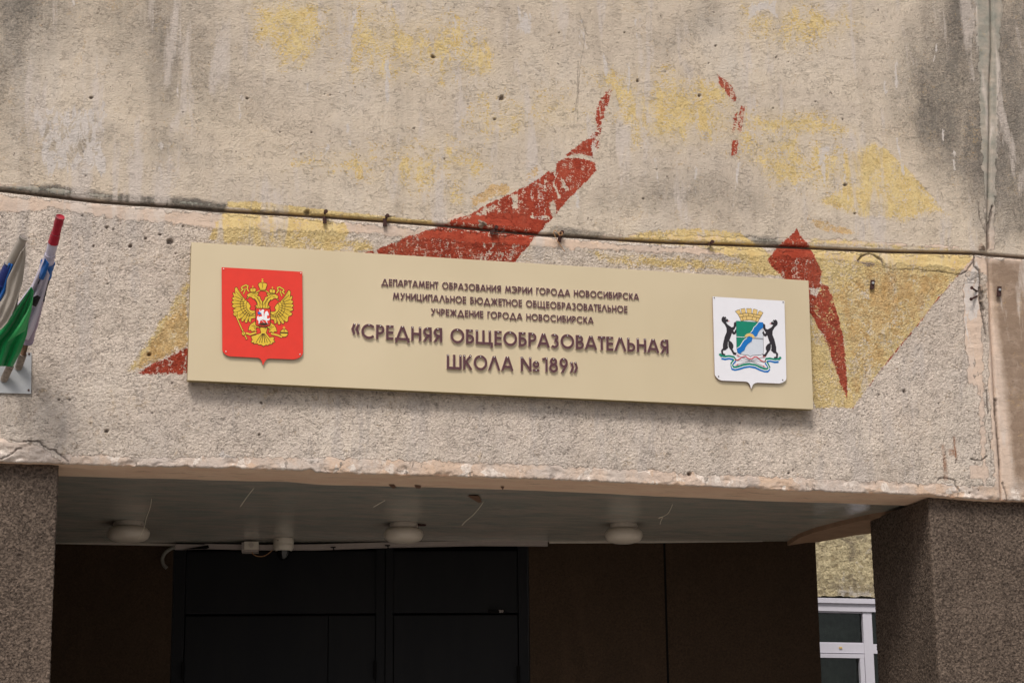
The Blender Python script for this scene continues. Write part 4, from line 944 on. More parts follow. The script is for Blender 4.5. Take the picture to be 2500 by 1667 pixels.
for tp_ in ([(630,1045),(540,1072),(480,1052)], [(848,1060),(950,1085),(1010,1112)]):
    mb = MB()
    for ww, m, dl in ((36, 1, 0), (26, 0, .0004)): line(mb, EC, tp_, ww, L1+.0006+dl, m)
    mb.build('talon', [M_gold, M_line], EP, local=True)
mb = MB(); flat(mb, EC, circ(1040,1052,62,24), L2, 1); flat(mb, EC, circ(1040,1052,55,24), L2+.0008, 0); line(mb, EC, [(980,1046),(1100,1052)], 20, L2+.0012, 1); line(mb, EC, [(1040,990),(1040,1046)], 18, L2+.0014, 2); line(mb, EC, [(1038,1000),(1038,955)], 12, L2+.0006, 0); line(mb, EC, [(1020,972),(1057,974)], 11, L2+.0008, 0)
mb.build('orb', [M_gold, M_line, M_goldD], EP, local=True)
shp = [(618,688),(838,695),(838,930),(825,948),(760,955),(735,968),(705,952),(640,948),(622,930)]
mb = MB(); flat(mb, EC, shp, L2, 0); line(mb, EC, shp, 9, L2+.0006, 1, True)
mb.build('inner_shield', [M_red, M_line], EP, local=True)
mb = MB(); flat(mb, EC, [(662,820),(700,808),(748,810),(752,770),(765,742),(790,726),(804,748),(818,788),(800,798),(790,785),(788,830),(800,848),(822,832),(832,838),(826,858),(802,872),(786,868),(794,900),(808,920),(796,922),(766,866),(725,856),(698,862),(682,888),(677,916),(664,918),(666,880),(645,852),(640,860),(645,810),(665,796),(662,810)], L3, 0)
flat(mb, EC, [(704,722),(716,708),(738,708),(748,726),(738,742),(742,800),(744,840),(732,838),(716,800),(706,762),(680,748),(674,712),(686,710),(692,738)], L3+.0006, 0)
flat(mb, EC, [(652,742),(690,742),(702,772),(672,782),(655,772)], L3+.0002, 1); line(mb, EC, [(705,860),(750,905)], 6, L3+.0012, 0)
flat(mb, EC, [(650,925),(690,905),(740,900),(790,905),(828,922),(780,935),(740,946),(700,936)], L3, 2); mb.build('horseman', [M_prwhi, M_prblu, M_line], EP, local=True)
# city arms
def mirw(pts): return [(1352-x, y+2*(676-x)*.061) for x, y in pts]
mb = MB(); cr = [(455,320),(470,322),(475,308),(490,312),(495,298),(512,302),(522,292),(545,362),(555,360),(541,284),(552,290),(560,280),(572,288),(590,276),(604,280),(617,350),(637,350),(630,278),(642,284),(650,276),(665,284),(682,278),(705,282),(705,355),(722,355),(730,288),(742,292),(752,286),(766,294),(795,300),(785,372),(797,374),(820,315),(835,324),(846,318),(860,332),(882,342),(860,382),(825,440),(800,488),(770,475),(740,464),(680,455),(610,458),(545,470),(525,420),(500,372)]
flat(mb, WC, cr, L1, 0); line(mb, WC, cr, 4, L1+.0004, 1, True)
for pts in ([(505,370),(600,350),(700,358),(800,378),(862,388)], [(525,415),(610,398),(680,396),(760,408),(835,430)], [(570,362),(582,400)], [(660,354),(660,396)], [(742,362),(735,402)], [(625,400),(632,452)], [(720,402),(712,456)], [(560,410),(580,460)], [(785,418),(770,470)]): line(mb, WC, pts, 5, L1+.0008, 1)
mb.build('crown', [M_prtan, M_line], WP, local=True)
sil = [(470,470),(880,493),(888,940),(882,972),(845,988),(720,996),(688,1017),(660,995),(530,975),(490,950),(478,880)]
mb = MB(); flat(mb, WC, sil, L1, 0); line(mb, WC, sil, 4, L1+.0004, 1, True)
mb.build('shield_field', [M_prsil, M_prblk], WP, local=True)
mb = MB(); flat(mb, WC, [(470,470),(812,490),(770,542),(738,570),(722,612),(690,648),(640,690),(615,735),(575,765),(552,805),(522,852),(479,884)], L2, 0); mb.build('green_field', [M_prgrn], WP, local=True)
mb = MB()
rv1 = [(812,490),(880,493),(882,570),(832,608),(806,650),(790,692),(762,712),(700,668),(690,650),(722,612),(738,570),(770,542)]
rv2 = [(668,704),(720,728),(704,785),(648,822),(612,872),(596,918),(550,948),(530,975),(490,950),(481,888),(530,858),(560,805),(588,765),(628,735)]
flat(mb, WC, rv1, L3, 0); flat(mb, WC, rv2, L3, 0); line(mb, WC, [(812,490),(770,542),(738,570),(722,612),(690,648)], 8, L3+.0005, 1); line(mb, WC, [(628,735),(588,765),(560,805),(530,858),(481,888)], 8, L3+.0005, 1)
mb.build('river', [M_prblu, M_prwhi], WP, local=True)
mb = MB(); flat(mb, WC, [(595,716),(605,690),(632,668),(672,658),(712,668),(742,694),(756,732),(720,732),(704,714),(665,703),(640,712),(626,718)], L4, 0); line(mb, WC, [(470,713),(600,720)], 7, L4, 1); line(mb, WC, [(750,733),(885,742)], 6, L4, 2)
mb.build('half_sun', [M_prtan, M_prwhi, M_prblk], WP, local=True)
sab = [(250,442),(262,415),(278,405),(290,418),(306,410),(314,428),(345,456),(345,474),(305,486),(340,530),(400,572),(436,562),(442,500),(462,488),(468,540),(440,598),(418,608),(440,652),(466,602),(478,630),(452,670),(428,672),(404,645),(386,700),(360,768),(402,800),(424,838),(424,872),(410,900),(440,952),(472,960),(462,985),(430,980),(400,922),(362,868),(346,802),(342,880),(305,912),(266,915),(266,968),(300,980),(295,996),(250,990),(244,920),(272,888),(274,820),(300,710),(330,640),(328,580),(300,522),(255,474)]
for f2 in (lambda q: q, mirw):
    mb = MB(); flat(mb, WC, f2(sab), L1, 0); line(mb, WC, f2(sab), 9, L1+.0001, 0, True); line(mb, WC, f2([(345,468),(368,474)]), 7, L1+.0003, 1); flat(mb, WC, f2(circ(318,440,7,8)), L1+.0008, 2); line(mb, WC, f2([(348,790),(345,860)]), 5, L1+.0006, 2)
    mb.build('sable', [M_prblk, M_prred, M_prwhi], WP, local=True)
pth = [(215,970),(245,1005),(300,1015),(360,1008),(430,1022),(452,1050),(425,1085),(400,1120),(412,1165),(450,1182),(520,1165),(590,1140),(670,1130),(760,1145),(840,1180),(900,1205),(950,1205),(975,1175),(955,1130),(925,1085),(935,1050),(990,1045),(1060,1062),(1120,1055),(1155,1022)]
mb = MB(); line(mb, WC, [(x, y) for x, y in pth], 34, L1+.0004, 0); line(mb, WC, [(x, y+19+2*math.sin(i*2)) for i, (x, y) in enumerate(pth[1:-1])], 10, L1+.0006, 1); line(mb, WC, [(x, y+36+3*math.sin(i*2.1)) for i, (x, y) in enumerate(pth[1:-1])], 30, L1+.0002, 2)
mb.build('ribbon', [M_prgrn, M_prwhi, M_prblu], WP, local=True)
mb = MB(); line(mb, WC, [(446,1060),(465,1068),(500,1062),(560,1022),(610,1008),(650,1040),(680,1050),(712,1046),(750,1018),(790,1022),(850,1075),(890,1092),(925,1084)], 11, L3, 0); line(mb, WC, [(465,1070),(910,1090)], 3, L3+.0004, 1); mb.build('bow', [M_prred, M_prblk], WP, local=True)
for a_, b_2 in (((480,992),(900,1168)), ((905,1015),(475,1142))):
    mb = MB(); line(mb, WC, [a_, b_2], 5, L4, 0); d = np.subtract(b_2, a_)/np.hypot(*np.subtract(b_2, a_)); n_ = np.array([-d[1], d[0]])
    flat(mb, WC, [tuple(np.array(b_2)+d*22), tuple(np.array(b_2)-d*22+n_*9), tuple(np.array(b_2)-d*22-n_*9)], L4+.0006, 1)
    for k in (0, 14, 28): line(mb, WC, [tuple(np.array(a_)+d*k-n_*12), tuple(np.array(a_)+d*k+n_*12)], 5, L4+.0006, 1)
    mb.build('arrow', [M_prblk, M_prred], WP, local=True)
# ------------------------------------------------------------------ ceiling lamps
def lamp(px, py, label, rad, arm=False):
    p = onZ(*V(px, py), ZS-.001); t = thing('ceiling_lamp', p, label, 'lamp', 'round opal lamps on the porch soffit')
    b = MB(); b.lathe([(rad*.70, 0), (rad*.72, -.004), (rad*.72, -.030), (rad*.70, -.034)], p); b.build('lamp_base', M_lbase, t, True)
    b = MB(); b.lathe([(rad*.70, -.0345), (rad*.86, -.040), (rad*.97, -.056), (rad, -.072), (rad*.985, -.088), (rad*.92, -.104), (rad*.78, -.117), (rad*.55, -.126), (rad*.25, -.130), (.002, -.131)], p); b.build('lamp_shade', M_opal, t, True)
    for a_ in (200, 320, 80):
        x, y = p[0]+rad*.74*math.cos(R(a_)), p[1]+rad*.74*math.sin(R(a_)); b = MB(); b.tube([(p[0]+rad*.70*math.cos(R(a_)), p[1]+rad*.70*math.sin(R(a_)), p[2]-.022), (p[0]+rad*.80*math.cos(R(a_)), p[1]+rad*.80*math.sin(R(a_)), p[2]-.022)], .005, 8); b.build('thumb_screw', M_lbase, t)
    if arm: b = MB(); b.box((p[0]+rad*.5, p[1]-.01, p[2]-.010), (p[0]+rad*1.15, p[1]+.02, p[2]-.001)); b.build('mounting_bracket', M_rust, t)
lamp(296, 1199, 'round opal ceiling lamp nearest the left pier of the porch', .138)
lamp(927, 1202, 'round opal ceiling lamp in the middle with a small rusty bracket beside its base', .130, True)
lamp(1432, 1203, 'round opal ceiling lamp nearest the right porch opening', .126)
# cable duct, junction box, camera, cables
t = thing('cable_duct', onB(*V(830, 1255), .03), 'white plastic cable duct sagging along the soffit above the dark doors', 'cable duct')
tp = [(401,1249),(470,1250),(600,1252),(720,1251),(900,1246),(1100,1243),(1258,1243)]; bt = [(401,1261),(470,1259),(600,1262),(720,1262),(900,1256),(1100,1252),(1258,1253)]
strip('duct_body', tp, bt, .055, .035, M_plastic, t)
strip('duct_lid', [(x, y-1.5) for x, y in tp[1:]], [(x, y+1.2) for x, y in tp[1:]], .060, .004, M_plastic, t)
b = MB(); b.prism([onB(*V(*p), .064) for p in [(420,1261),(478,1251),(481,1257),(474,1260)]], BN*.003); b.build('torn_flap', M_dgap, t)
for x, y in ((649,1254),(766,1256),(891,1252)):
    b = MB(); P = [onB(*V(x+dx, y+dy), .066) for dx, dy in ((-7,-1),(5,-1),(5,1),(1,2),(2,7),(-1,7),(-1,2),(-7,1))]; b.prism(P, BN*.004); b.build('cable_clip', M_dgap, t)
pj = onB(*V(573, 1247), .12)
t = thing('junction_box', pj, 'small square white junction box beside the dome camera on the soffit', 'junction box')
def bxpx(mb, x0, y0, x1, y1, d, th, m=0): mb.prism([onB(*V(*p), d) for p in ((x0,y0),(x1,y0),(x1,y1),(x0,y1))], BN*th, m)
b = MB(); bxpx(b, 555, 1245, 593, 1267, .13, .08); b.build('box_body', M_plastic, t)
b = MB(); bxpx(b, 561, 1243, 594, 1261, .140, .009); b.build('box_cover', M_plasticW, t)
b = MB(); c0 = onB(*V(577, 1251), .141); b.tube([c0, c0-BN*.006], .018, 14); b.build('round_knockout', M_lbase, t)
pc = onZ(*V(650, 1238), ZS-.002); pc = pc-np.array([0, .03, 0])
t = thing('dome_camera', pc, 'white dome security camera with smoked glass on the soffit above the doors', 'camera')
rc = .070
b = MB(); b.lathe([(rc*.96, 0), (rc, -.006), (rc, -.034), (rc*.985, -.036), (rc*.985, -.038), (rc, -.040), (rc, -.062), (rc*.90, -.078), (rc*.74, -.086)], pc); b.build('camera_housing', M_plasticW, t, True)
b = MB(); b.lathe([(rc*.72, -.0862), (rc*.70, -.100), (rc*.58, -.125), (rc*.38, -.142), (rc*.15, -.150), (.001, -.151)], pc); b.build('glass_dome', M_dome, t, True)
b = MB(); b.box((pc[0]-rc*.75, pc[1]-rc*.80, pc[2]-.024), (pc[0]-rc*.35, pc[1]-rc*.62, pc[2]-.020)); b.build('maker_mark', M_line, t)
t = thing('camera_cable', onB(*V(607, 1272), .10), 'thin pale cable looping from the junction box to the dome camera', 'cable')
def smooth(pts, n=6):
    P = [np.array(p, float) for p in pts]; out = []
    for i in range(len(P)-1):
        p0, p1, p2, p3 = P[max(i-1, 0)], P[i], P[i+1], P[min(i+2, len(P)-1)]
        for k in range(n):
            u = k/n; out.append(.5*((2*p1)+(-p0+p2)*u+(2*p0-5*p1+4*p2-p3)*u*u+(-p0+3*p1-3*p2+p3)*u**3))
    return out+[P[-1]]
b = MB(); b.tube(smooth([onB(*V(x, y), .12+.003*i) for i, (x, y) in enumerate([(578,1267),(583,1273),(593,1277),(607,1276),(620,1268),(626,1262)])]), .0032, 6); b.build('cable_sheath', M_wire, t)
t = thing('corrugated_hose', onB(*V(374, 1275), .06), 'short curved grey corrugated conduit hanging at the left end of the cable duct', 'conduit')
hp = smooth([onB(*V(x, y), .05) for x, y in [(403,1256),(390,1261),(378,1271),(373,1283),(375,1295),(383,1304)]], 10)
b = MB(); b.tube(hp, [.011 if i % 2 else .0135 for i in range(len(hp))], 10); b.build('hose', M_hose, t, True)
# small closer box with number over the right leaf
t = thing('number_plate', onB(1212, 1492, -.03), 'tiny dark plate with pale digits above the right door leaf', 'plate')
b = MB(); b.prism([onB(x, y, .0) for x, y in ((1193,1486.5),(1232,1487.5),(1232,1496.5),(1193,1495.5))], BN*.03); b.build('plate_body', M_dgap, t)
q0 = onB(1217.8, 1495.0, .001); sz = float(onB(1218, 1488.2, .001)[2]-q0[2])
xx = 0
for ch in '189':
    me = glyph_mesh(ch, sz, .002, 0, False, (M_plastic, M_plastic, M_plastic)); o = link('digit', me, t, np.zeros(3))
    o.location = tuple(q0+BT*xx*sz-LOC[t.name]); o.rotation_euler = (0, 0, math.atan2(BT[1], BT[0])); o.scale = (.9, 1, 1); xx += G[ch][0]*.9+.10
# cobweb strands
for k, (pts, lb) in enumerate([([(348,1145),(345,1165),(336,1190),(330,1215),(318,1238)], 'longest pale cobweb strand hanging in front of the left lamp'),
              ([(583,1121),(568,1140),(552,1163)], 'short cobweb strand between the left lamp and the junction box'),
              ([(884,1149),(868,1158),(858,1164)], 'tiny cobweb strand above and left of the middle lamp'),
              ([(1110,1153),(1100,1167),(1085,1184),(1070,1196),(1061,1206)], 'curved cobweb strand between the middle and right lamps'),
              ([(1545,1158),(1535,1178),(1522,1186),(1512,1190),(1522,1186),(1518,1196),(1516,1204)], 'forked cobweb strand right of the right lamp')]):
    p = onZ(*V(*pts[0]), ZS); t = thing('cobweb_strand', p, lb, 'cobweb', 'cobweb strands hanging from the porch soffit')
    b = MB(); b.tube(smooth([onY(*V(*q), p[1]) for q in pts], 4), .0017, 5); b.build('thread', M_web, t)
# ------------------------------------------------------------------ clips, wires and nails on the facade
def clip(px, py, w, h, label, tilt=0, bolt=(0, -10), wire=None, wm=None):
    p = onY(px, py, -.012); t = thing('metal_clip', p, label, 'metal clip', 'rusty clips in the horizontal panel joint')
    b = MB(); ca, sa = math.cos(R(tilt)), math.sin(R(tilt))
    P = [onY(px+(dx*ca-dy*sa), py+(dx*sa+dy*ca), -.020) for dx, dy in ((-w/2,-h/2),(w/2,-h/2),(w/2,h/2),(-w/2,h/2))]
    b.prism(P, (0, .005, 0)); P = [onY(px+(dx*ca-dy*sa), py+(dx*sa+dy*ca), -.032) for dx, dy in ((-w/2,h/2-3),(w/2,h/2-3),(w/2,h/2),(-w/2,h/2))]; b.prism(P, (0, .012, 0)); b.build('clip_body', M_rust, t)
    c0 = onY(px+bolt[0], py+bolt[1], -.005); b = MB(); b.tube([c0+np.array([0, .06, 0]), c0-np.array([0, .034, 0])], .007, 7); c1 = c0-np.array([0, .030, 0]); b.tube([c1, c1-np.array([0, .012, 0])], .012, 7); b.build('bolt', M_rust, t)
    if wire:
        for wr in wire: b = MB(); b.tube(smooth([onY(x, y, d) for x, y, d in wr], 5), .0024, 6); b.build('wire', wm or M_wireD, t)
C2c = lambda x, y: (760+x/11.76, 500+y/11.76)
C3c = lambda x, y: (1160+x/9.046, 520+y/9.046)
def w3(pts): return [C3c(x, y)+(d,) for x, y, d in pts]
clip(*C2c(388, 430), 9, 16, 'leftmost rusty clip on the joint over the pale yellow paint', -4, (0, -16))
clip(*C2c(2115, 495), 9, 18, 'rusty clip just left of the red paint in the joint', -2, (3, -11))
clip(*C3c(390, 400), 14, 8, 'bent rusty clip with dark wire in the middle of the red paint', -28, (5, -5), [w3([(350,460,-.03),(440,462,-.05),(530,455,-.05),(580,450,-.045),(600,410,-.04),(645,380,-.03),(640,355,-.02),(560,340,-.01)]), w3([(500,380,-.03),(485,410,-.05),(495,490,-.055)])])
clip(*C3c(1868, 570), 9, 14, 'rusty clip tied with copper wire right of the red paint', 6, (2, -12), [w3([(1980,850,-.05),(1900,740,-.05),(1820,620,-.05),(1760,500,-.05),(1735,430,-.05),(1760,385,-.05),(1810,420,-.055),(1870,480,-.06),(1915,490,-.06),(1920,430,-.05),(1880,420,-.04),(1840,450,-.04),(1860,500,-.05)])], M_wire)
q = (1600+345/2.613, 500+250/2.613)
clip(q[0], q[1], 9, 5, 'tiny rusty stub in the joint above the right part of the sign', -25, (2, -1))
for (x0, y0), (x1, y1) in (((385,950),(430,980)), ((380,1035),(432,1008))):
    a_ = onY(*C8(x0, y0), -.05); c_ = onY(*C8(x1, y1), .01); b = MB(); b.tube([a_, c_], .006, 8); d = (a_-c_)/np.linalg.norm(a_-c_); b.tube([a_, a_+d*.004], .011, 8); b.build('nail', M_rust, BLD)
def anchor(px, py, w, h, label, par=None):
    p = onY(px, py, -.01); t = thing('wall_bracket', p, label, 'bracket'); b = MB()
    b.prism([onY(px+dx, py+dy, -.022) for dx, dy in ((-w/2+1,-h/2),(w/2+1,-h/2),(w/2-1,h/2),(-w/2-1,h/2))], (0, .012, 0)); b.build('bracket_body', M_rust, t)
    c0 = onY(px, py-h*.15, -.022); b = MB(); b.tube([c0, c0-np.array([0, .008, 0])], .008, 8); b.build('bolt', M_gal, t)
anchor(*QC(978, 575), 9, 22, 'small dark bolted bracket on the yellow paint right of the sign')
anchor(*C8(596, 975), 9, 24, 'small dark bracket on the brown panel at the right edge')
# concrete patch lump in joint by the red paint
def lump(fn, cx, cy, rx, ry, dep, mat, name, parent, seed):
    c0 = onY(*fn(cx, cy), 0); e = onY(*fn(cx+rx, cy), 0); r1 = abs(e[0]-c0[0]); e = onY(*fn(cx, cy+ry), 0); r2 = abs(e[2]-c0[2]); v = []; f = []; n, m = 20, 6
    for i in range(m+1):
        k = i/m
        for j in range(n):
            q_ = 2*math.pi*j/n; w_ = 1+.25*math.sin(q_*3+seed)+.15*math.sin(q_*5+2*seed)
            v.append((c0[0]+r1*k*w_*math.cos(q_), .004-dep*(1-k*k)*(1+.3*math.sin(q_*4+k*7)), c0[2]+r2*k*w_*math.sin(q_)))
    for i in range(m):
        for j in range(n): f.append((i*n+j, i*n+(j+1) % n, (i+1)*n+(j+1) % n, (i+1)*n+j))
    mk(name, v, f, mat, parent, smooth=True)
lump(C3c, 150, 240, 105, 85, .022, M_mortar, 'mortar_lump', BLD, 1.3)
lump(C3c, 1120, 380, 40, 22, .012, M_mortar, 'mortar_lump', BLD, 2.3)
lump(QC, 950, 430, 85, 28, .010, M_mortar, 'mortar_lump', BLD, .4)
lump(C2c, 2200, 330, 130, 28, .014, M_mortar, 'mortar_lump', BLD, .9)
lump(C8, 460, 640, 30, 30, .022, M_mortar, 'mortar_lump', BLD, 3.1)
# ------------------------------------------------------------------ flags
yp = -.012
pl = [(-30, 858), (77, 861), (76, 961), (-30, 958)]
t = thing('flag_holder', onY(30, 940, -.01), 'pale metal flag holder plate with two rust stained sockets at the left edge', 'flag holder')
b = MB(); b.prism([onY(x, y, -.016) for x, y in pl], (0, .006, 0)); b.build('holder_plate', M_gal, t)
def P3(fn, x, y, d): return onY(*fn(x, y), d)
s1a, s1b = P3(FC, 150, 1290, -.02), P3(FC, 185, 1190, -.10); s2a, s2b = P3(FC, 35, 1385, -.02), P3(FC, 85, 1280, -.10)
for a_, c_ in ((s1a, s1b), (s2a, s2b)):
    b = MB(); b.tube([a_+(a_-c_)*.1, a_, c_], .021, 14); b.build('socket', M_rust2, t, True)
for x, y in ((228,1478),(232,1190)):
    c0 = onY(*FC(x, y), -.016); b = MB(); b.tube([c0, c0-np.array([0, .004, 0])], .006, 8); b.build('screw', M_rust, t)
def lerp(a, b_, k): return a+(b_-a)*k
F1a, F1b = P3(FC, 185, 1190, -.10), P3(FC, 480, 98, -.85)
f1 = thing('flag', P3(FC, 200, 1150, -.12), 'furled flag with red top and green drape on the right hand pole of the holder', 'flag', 'furled flags in the holder')
b = MB(); b.tube([F1a+(F1a-F1b)*.03, F1b], .015, 12); o1 = b.build('pole', M_poleB, f1, True)
def wrap(parent, A, B, k0, k1, mat, name, r0=.021, tw=0, n=10, seed=0):
    b = MB(); K = np.linspace(k0, k1, n); b.tube([lerp(A, B, k) for k in K], [r0*(1+.04*math.sin(k*60+seed)+.03*math.sin(k*140)) for k in K], 14); return b.build(name, mat, parent, True)
# parameters along pole 1 (0 bottom, 1 top) by photo height
def kk(y): return (1190-y)/(1190-98)
wrap(f1, F1a, F1b, kk(225), kk(96), M_cR, 'flag_wrap', .024)
wrap(f1, F1a, F1b, kk(300), kk(222), M_cR, 'flag_wrap', .027, seed=2)
wrap(f1, F1a, F1b, kk(392), kk(296), M_cW, 'flag_wrap', .027, seed=3)
wrap(f1, F1a, F1b, kk(455), kk(388), M_cW, 'flag_wrap', .030, seed=4)
wrap(f1, F1a, F1b, kk(560), kk(450), M_cB, 'flag_wrap', .038, seed=5)
wrap(f1, F1a, F1b, kk(735), kk(556), M_cK, 'flag_wrap', .034, seed=6)
wrap(f1, F1a, F1b, kk(1085), kk(732), M_cM, 'flag_wrap', .036, seed=7)
def sheet(name, parent, left, right, mat, fn=FC, nu=26, nv=40, folds=4, amp=.02, ph=0, bias=0.):
    """cloth between two traced edges; each point is (x, y, depth)"""
    def samp(pl_, k):
        P = np.array([np.append(np.array(fn(x, y)), d) for x, y, d in pl_]); s_ = np.concatenate([[0], np.cumsum(np.hypot(*np.diff(P[:, :2], axis=0).T))]); s_ /= s_[-1]
        return np.array([np.interp(k, s_, P[:, i]) for i in range(3)])
    G_ = np.zeros((nv, nu, 3))
    for i in range(nv):
        k = i/(nv-1); a_ = samp(left, k); c_ = samp(right, k)
        for j in range(nu):
            u = j/(nu-1); q_ = a_*(1-u)+c_*u
            f_ = amp*(math.sin(u*folds*math.pi*2+ph+1.3*math.sin(k*2.2))+.45*math.sin(u*folds*4.3+k*5+ph*2))*(.35+.65*k)
            G_[i, j] = onY(q_[0], q_[1], q_[2]+f_+bias)
    o = grid_mesh(name, G_, mat, parent); m_ = o.modifiers.new('thick', 'SOLIDIFY'); m_.thickness = .002; return o
sheet('flag_cloth', f1, [(345,430,-.66),(255,640,-.5),(170,750,-.45),(95,850,-.4),(10,1000,-.35)], [(395,560,-.60),(355,720,-.50),(320,850,-.42),(270,1000,-.33),(225,1080,-.26)], M_cW, folds=3, amp=.018, ph=1)
sheet('flag_cloth', f1, [(250,650,-.56),(150,790,-.50),(70,920,-.45),(0,1000,-.42),(-90,1080,-.40),(-110,1280,-.36)], [(268,690,-.57),(248,820,-.50),(232,900,-.44),(212,1040,-.36),(165,1170,-.28),(100,1290,-.24)], M_cG, folds=3, amp=.022, ph=.4, bias=-.05)
sheet('flag_cloth', f1, [(245,800,-.55),(205,870,-.5),(150,960,-.46),(60,1090,-.42)], [(262,740,-.56),(250,840,-.52),(235,900,-.48),(200,1000,-.42)], M_cG2, folds=1, amp=.01, ph=.4, bias=-.075, nu=12, nv=20)
sheet('flag_cloth', f1, [(358,425,-.68),(330,500,-.62),(308,590,-.58)], [(392,470,-.66),(365,560,-.62),(345,600,-.58)], M_cB, folds=1, amp=.008, nu=8, nv=14, bias=-.035)
sheet('flag_cloth', f1, [(300,720,-.52),(252,740,-.5),(255,800,-.47)], [(325,735,-.52),(300,790,-.48),(285,812,-.46)], M_cK, folds=1, amp=.005, nu=8, nv=10, bias=-.05)
F2a, F2b = P3(FC, 85, 1280, -.10), P3(FC, 190, 258, -.80)
F2a = P3(FC, -60, 1180, -.12)
f2_ = thing('flag', P3(FC, 40, 1300, -.12), 'furled grey and blue flag on the left hand pole cut by the photo edge', 'flag', 'furled flags in the holder')
b = MB(); b.tube([s2b+(s2a-s2b)*.2, lerp(s2b, F2b, .5)+np.array([-.01, 0, 0]), F2b], .014, 12); b.build('pole', M_pole, f2_, True)
wrap(f2_, P3(FC, 70, 490, -.66), F2b, 0, 1.0, M_cS, 'flag_wrap', .024)
wrap(f2_, P3(FC, 10, 640, -.60), P3(FC, 82, 480, -.665), 0, 1.0, M_cN, 'flag_wrap', .034)
b = MB(); b.tube([F2b-(F2b-F2a)*.0, F2b+(F2b-P3(FC, 70, 490, -.66))*.012], [.018, .018], 12); b.build('pole_cap', M_pole, f2_)
sheet('flag_cloth', f2_, [(165,380,-.74),(110,490,-.66),(55,600,-.6),(45,700,-.56),(0,790,-.54),(-60,900,-.5)], [(203,330,-.77),(205,430,-.70),(180,620,-.62),(115,830,-.54),(60,940,-.5),(0,1005,-.48)], M_cS, folds=2, amp=.009, ph=2, bias=-.05)
sheet('flag_cloth', f2_, [(62,460,-.66),(15,570,-.6),(-40,680,-.56),(-60,800,-.54)], [(105,475,-.67),(60,590,-.62),(52,680,-.58),(0,775,-.54)], M_cB, folds=2, amp=.012, ph=.2, bias=-.035, nu=16, nv=24)
# ------------------------------------------------------------------ side wing seen through the opening
YW = 6.2
WG = thing('side_wing', (9.5, YW+1, 0), 'yellowed stucco side wing with white plastic window seen through the right porch opening', 'building')
def wp(x, y): return onY(*GC(x, y), YW)
zhead = float(wp(400, 805)[2]); 
xm0, xm1 = float(wp(540, 1000)[0]), float(wp(620, 1000)[0]); ztr1, ztr0 = float(wp(400, 1212)[2]), float(wp(400, 1297)[2]); zht = float(wp(400, 925)[2])
WX0, WX1 = xm0-1.05, xm1+.75; WZ0 = zhead-1.9
#print('wing', zhead, xm0, xm1, ztr1, ztr0)
t_ = NT('wing_stucco'); c_ = t_.coord(); n1 = t_.noise(c_, 26, 8, .7, .5); n2 = t_.noise(c_, 3.2, 6, .65, .4)
col = t_.mix(t_.rng(n1, .35, .6), srgb(150, 134, 104), srgb(222, 206, 168)); col = t_.mix(t_.math('MULTIPLY', t_.rng(t_.noise(c_, 5, 7, .7, .8), .48, .62), .8), col, srgb(128, 116, 100)); col = t_.mix(t_.math('MULTIPLY', t_.rng(t_.noise(t_.coord((.7, 1, 1)), 42, 3, .6, 1.2), .45, .36), .6), col, srgb(92, 80, 66))
col = t_.mix(t_.math('MULTIPLY', t_.rng(t_.math('ADD', n2, t_.math('MULTIPLY', n1, .5)), .80, .90), .75), col, srgb(196, 188, 182)); t_.bump(n1, 1, .02); M_wing = t_.fin(col, .92, .2)
t_ = MB()
xs = axis(4.5, 14, float(onY(2000, 1400, YW)[0])-.2, float(onY(2150, 1400, YW)[0])+.3, .02, .3)
zz = axis(zhead+.014, 9.0, zhead+.014, float(onY(2060, 1290, YW)[2])+.3, .012, .3)
U_, V_ = np.meshgrid(xs, zz); h0 = .008*np.clip(np.abs(perlin(U_*18, V_*24))*3, 0, 1)+.006*fbm(U_*40, V_*45, 2)
P = np.stack([U_, YW-h0, V_+(V_ < zhead+.03)*.02*fbm(U_*9, V_*0, 3)], -1)
grid_mesh('wall', P, M_wing, WG, label='stucco above the window')
b = MB(); b.box((4.5, YW+.002, 0), (WX0, YW+.3, zhead+.004)); b.box((WX1, YW+.002, 0), (14, YW+.3, zhead+.004)); b.box((WX0+.002, YW+.002, 0), (WX1-.002, YW+.3, WZ0)); b.box((4.5, YW+.25, zhead+.005), (14, YW+.4, 9)); b.box((4.5, YW+.302, 9.002), (14, YW+3, 9.1)); b.build('wall', M_wing, WG, label='stucco around and below the window')
wn_ = MB(); wn_.box((WX0, YW-.012, zht), (WX1, YW+.10, zhead-.004)); wf = wn_.build('window', M_pvc, WG, label='white plastic window with lace curtains')
def wpart(name, x0, x1, z0, z1, y0, y1, mat=M_pvc): b = MB(); b.box((x0, y0, z0), (x1, y1, z1)); return b.build(name, mat, wf)
wpart('head_trim', WX0+.01, WX1-.01, (zht+zhead)/2+.01, zhead-.01, YW-.035, YW-.013)
wpart('mullion', xm0, xm1, WZ0, zht-.001, YW+.002, YW+.08); wpart('transom', WX0, xm0-.001, ztr0, ztr1, YW+.004, YW+.08); wpart('transom', xm1+.001, WX1, ztr0, ztr1, YW+.004, YW+.08)
fw = xm1-xm0
wpart('sash', WX0, xm0-.01, ztr0-.045, ztr0-.008, YW-.012, YW+.05); wpart('sash', xm0-.055, xm0-.012, WZ0, ztr0-.046, YW-.012, YW+.05); wpart('sash', WX0+.002, WX0+.04, WZ0, ztr0-.046, YW-.012, YW+.05)
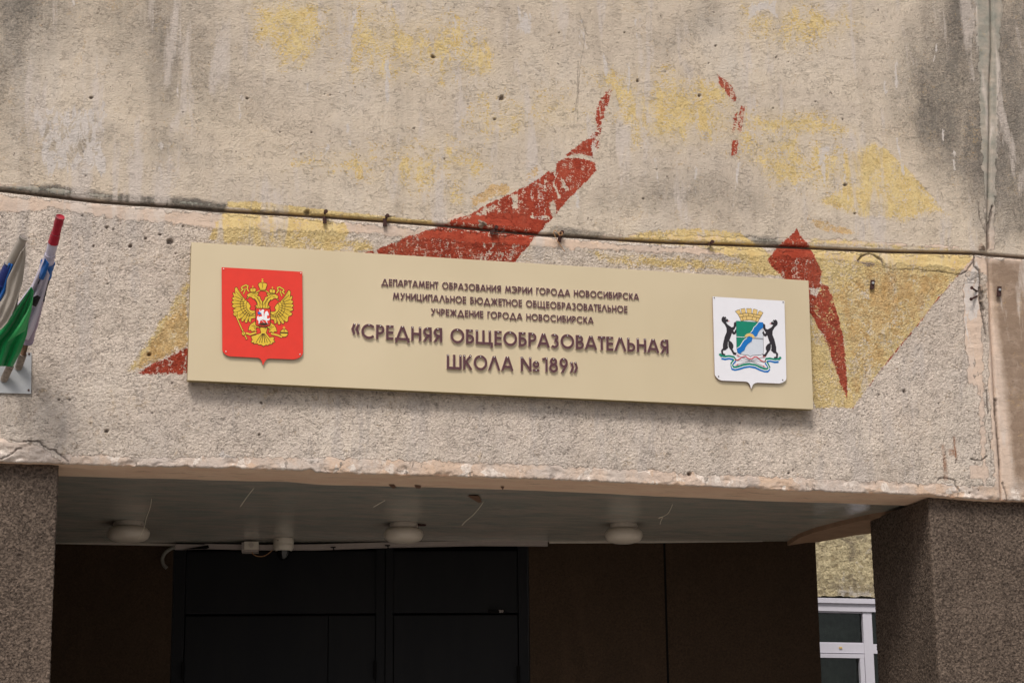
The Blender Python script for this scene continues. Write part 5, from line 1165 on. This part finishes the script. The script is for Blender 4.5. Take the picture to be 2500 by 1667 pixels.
wpart('pane', WX0, xm0, ztr1, zht, YW+.04, YW+.045, M_glass); wpart('pane', WX0+.04, xm0-.055, WZ0, ztr0-.046, YW+.03, YW+.035, M_glass); wpart('pane', xm1, WX1, WZ0, zht, YW+.04, YW+.045, M_glass)
vx, vz = (float(wp(338, 1249)[0]), float(wp(338, 1249)[2])); wpart('latch_plug', vx-.014, vx+.014, vz-.008, vz+.008, YW-.006, YW+.003, M_prtan)
for i in range(4): wpart('frame_bead', WX0+.0, xm0-.002, (zht-.012 if i == 0 else ztr1+.001+.0*i), (zht-.001 if i == 0 else ztr1+.011), YW+.012, YW+.039) if i < 2 else None
U_, V_ = np.meshgrid(np.linspace(WX0, WX1, 160), np.linspace(WZ0, zht, 6))
grid_mesh('curtain', np.stack([U_, YW+.22+.02*np.sin(U_*42)+.01*np.sin(U_*97+V_*3), V_], -1), M_curt, WG)
b = MB(); b.box((WX0-.4, YW+1.2, 0), (WX1+.4, YW+1.3, 4)); b.build('room_wall', M_room, WG)
b = MB(); b.box((WX0-.4, YW+.41, 0), (WX0-.3, YW+1.2, 4)); b.box((WX1+.3, YW+.41, 0), (WX1+.4, YW+1.2, 4)); b.box((WX0-.4, YW+.41, 4.01), (WX1+.4, YW+1.3, 4.1)); b.build('room_shell', M_room, WG)
# ------------------------------------------------------------------ ground
t_ = NT('asphalt'); c_ = t_.coord(); n1 = t_.noise(c_, 2, 8, .7); t_.bump(t_.noise(c_, 120, 4), .6, .006); M_asph = t_.fin(t_.mix(t_.rng(n1, .35, .65), (.05, .05, .05, 1), (.075, .072, .068, 1)), .9, .3)
o = mk('ground', [(-400, -400, 0), (400, -400, 0), (400, 400, 0), (-400, 400, 0)], [(0, 1, 2, 3)], M_asph); setp(o, kind='structure')
t_ = NT('bounce_concrete'); c_ = t_.coord(); n1 = t_.noise(c_, 3, 7, .65); t_.bump(t_.noise(c_, 60, 4), .5, .004); M_pav = t_.fin(t_.mix(t_.rng(n1, .35, .65), (.30, .275, .25, 1), (.38, .35, .315, 1)), .9, .3)
b = MB(); b.box((-9, -10.5, .0), (14, 3.4, .14)); o = b.build('bounce_forecourt', M_pav); setp(o, kind='structure')  # unseen pale forecourt, added wide to bounce light up under the porch
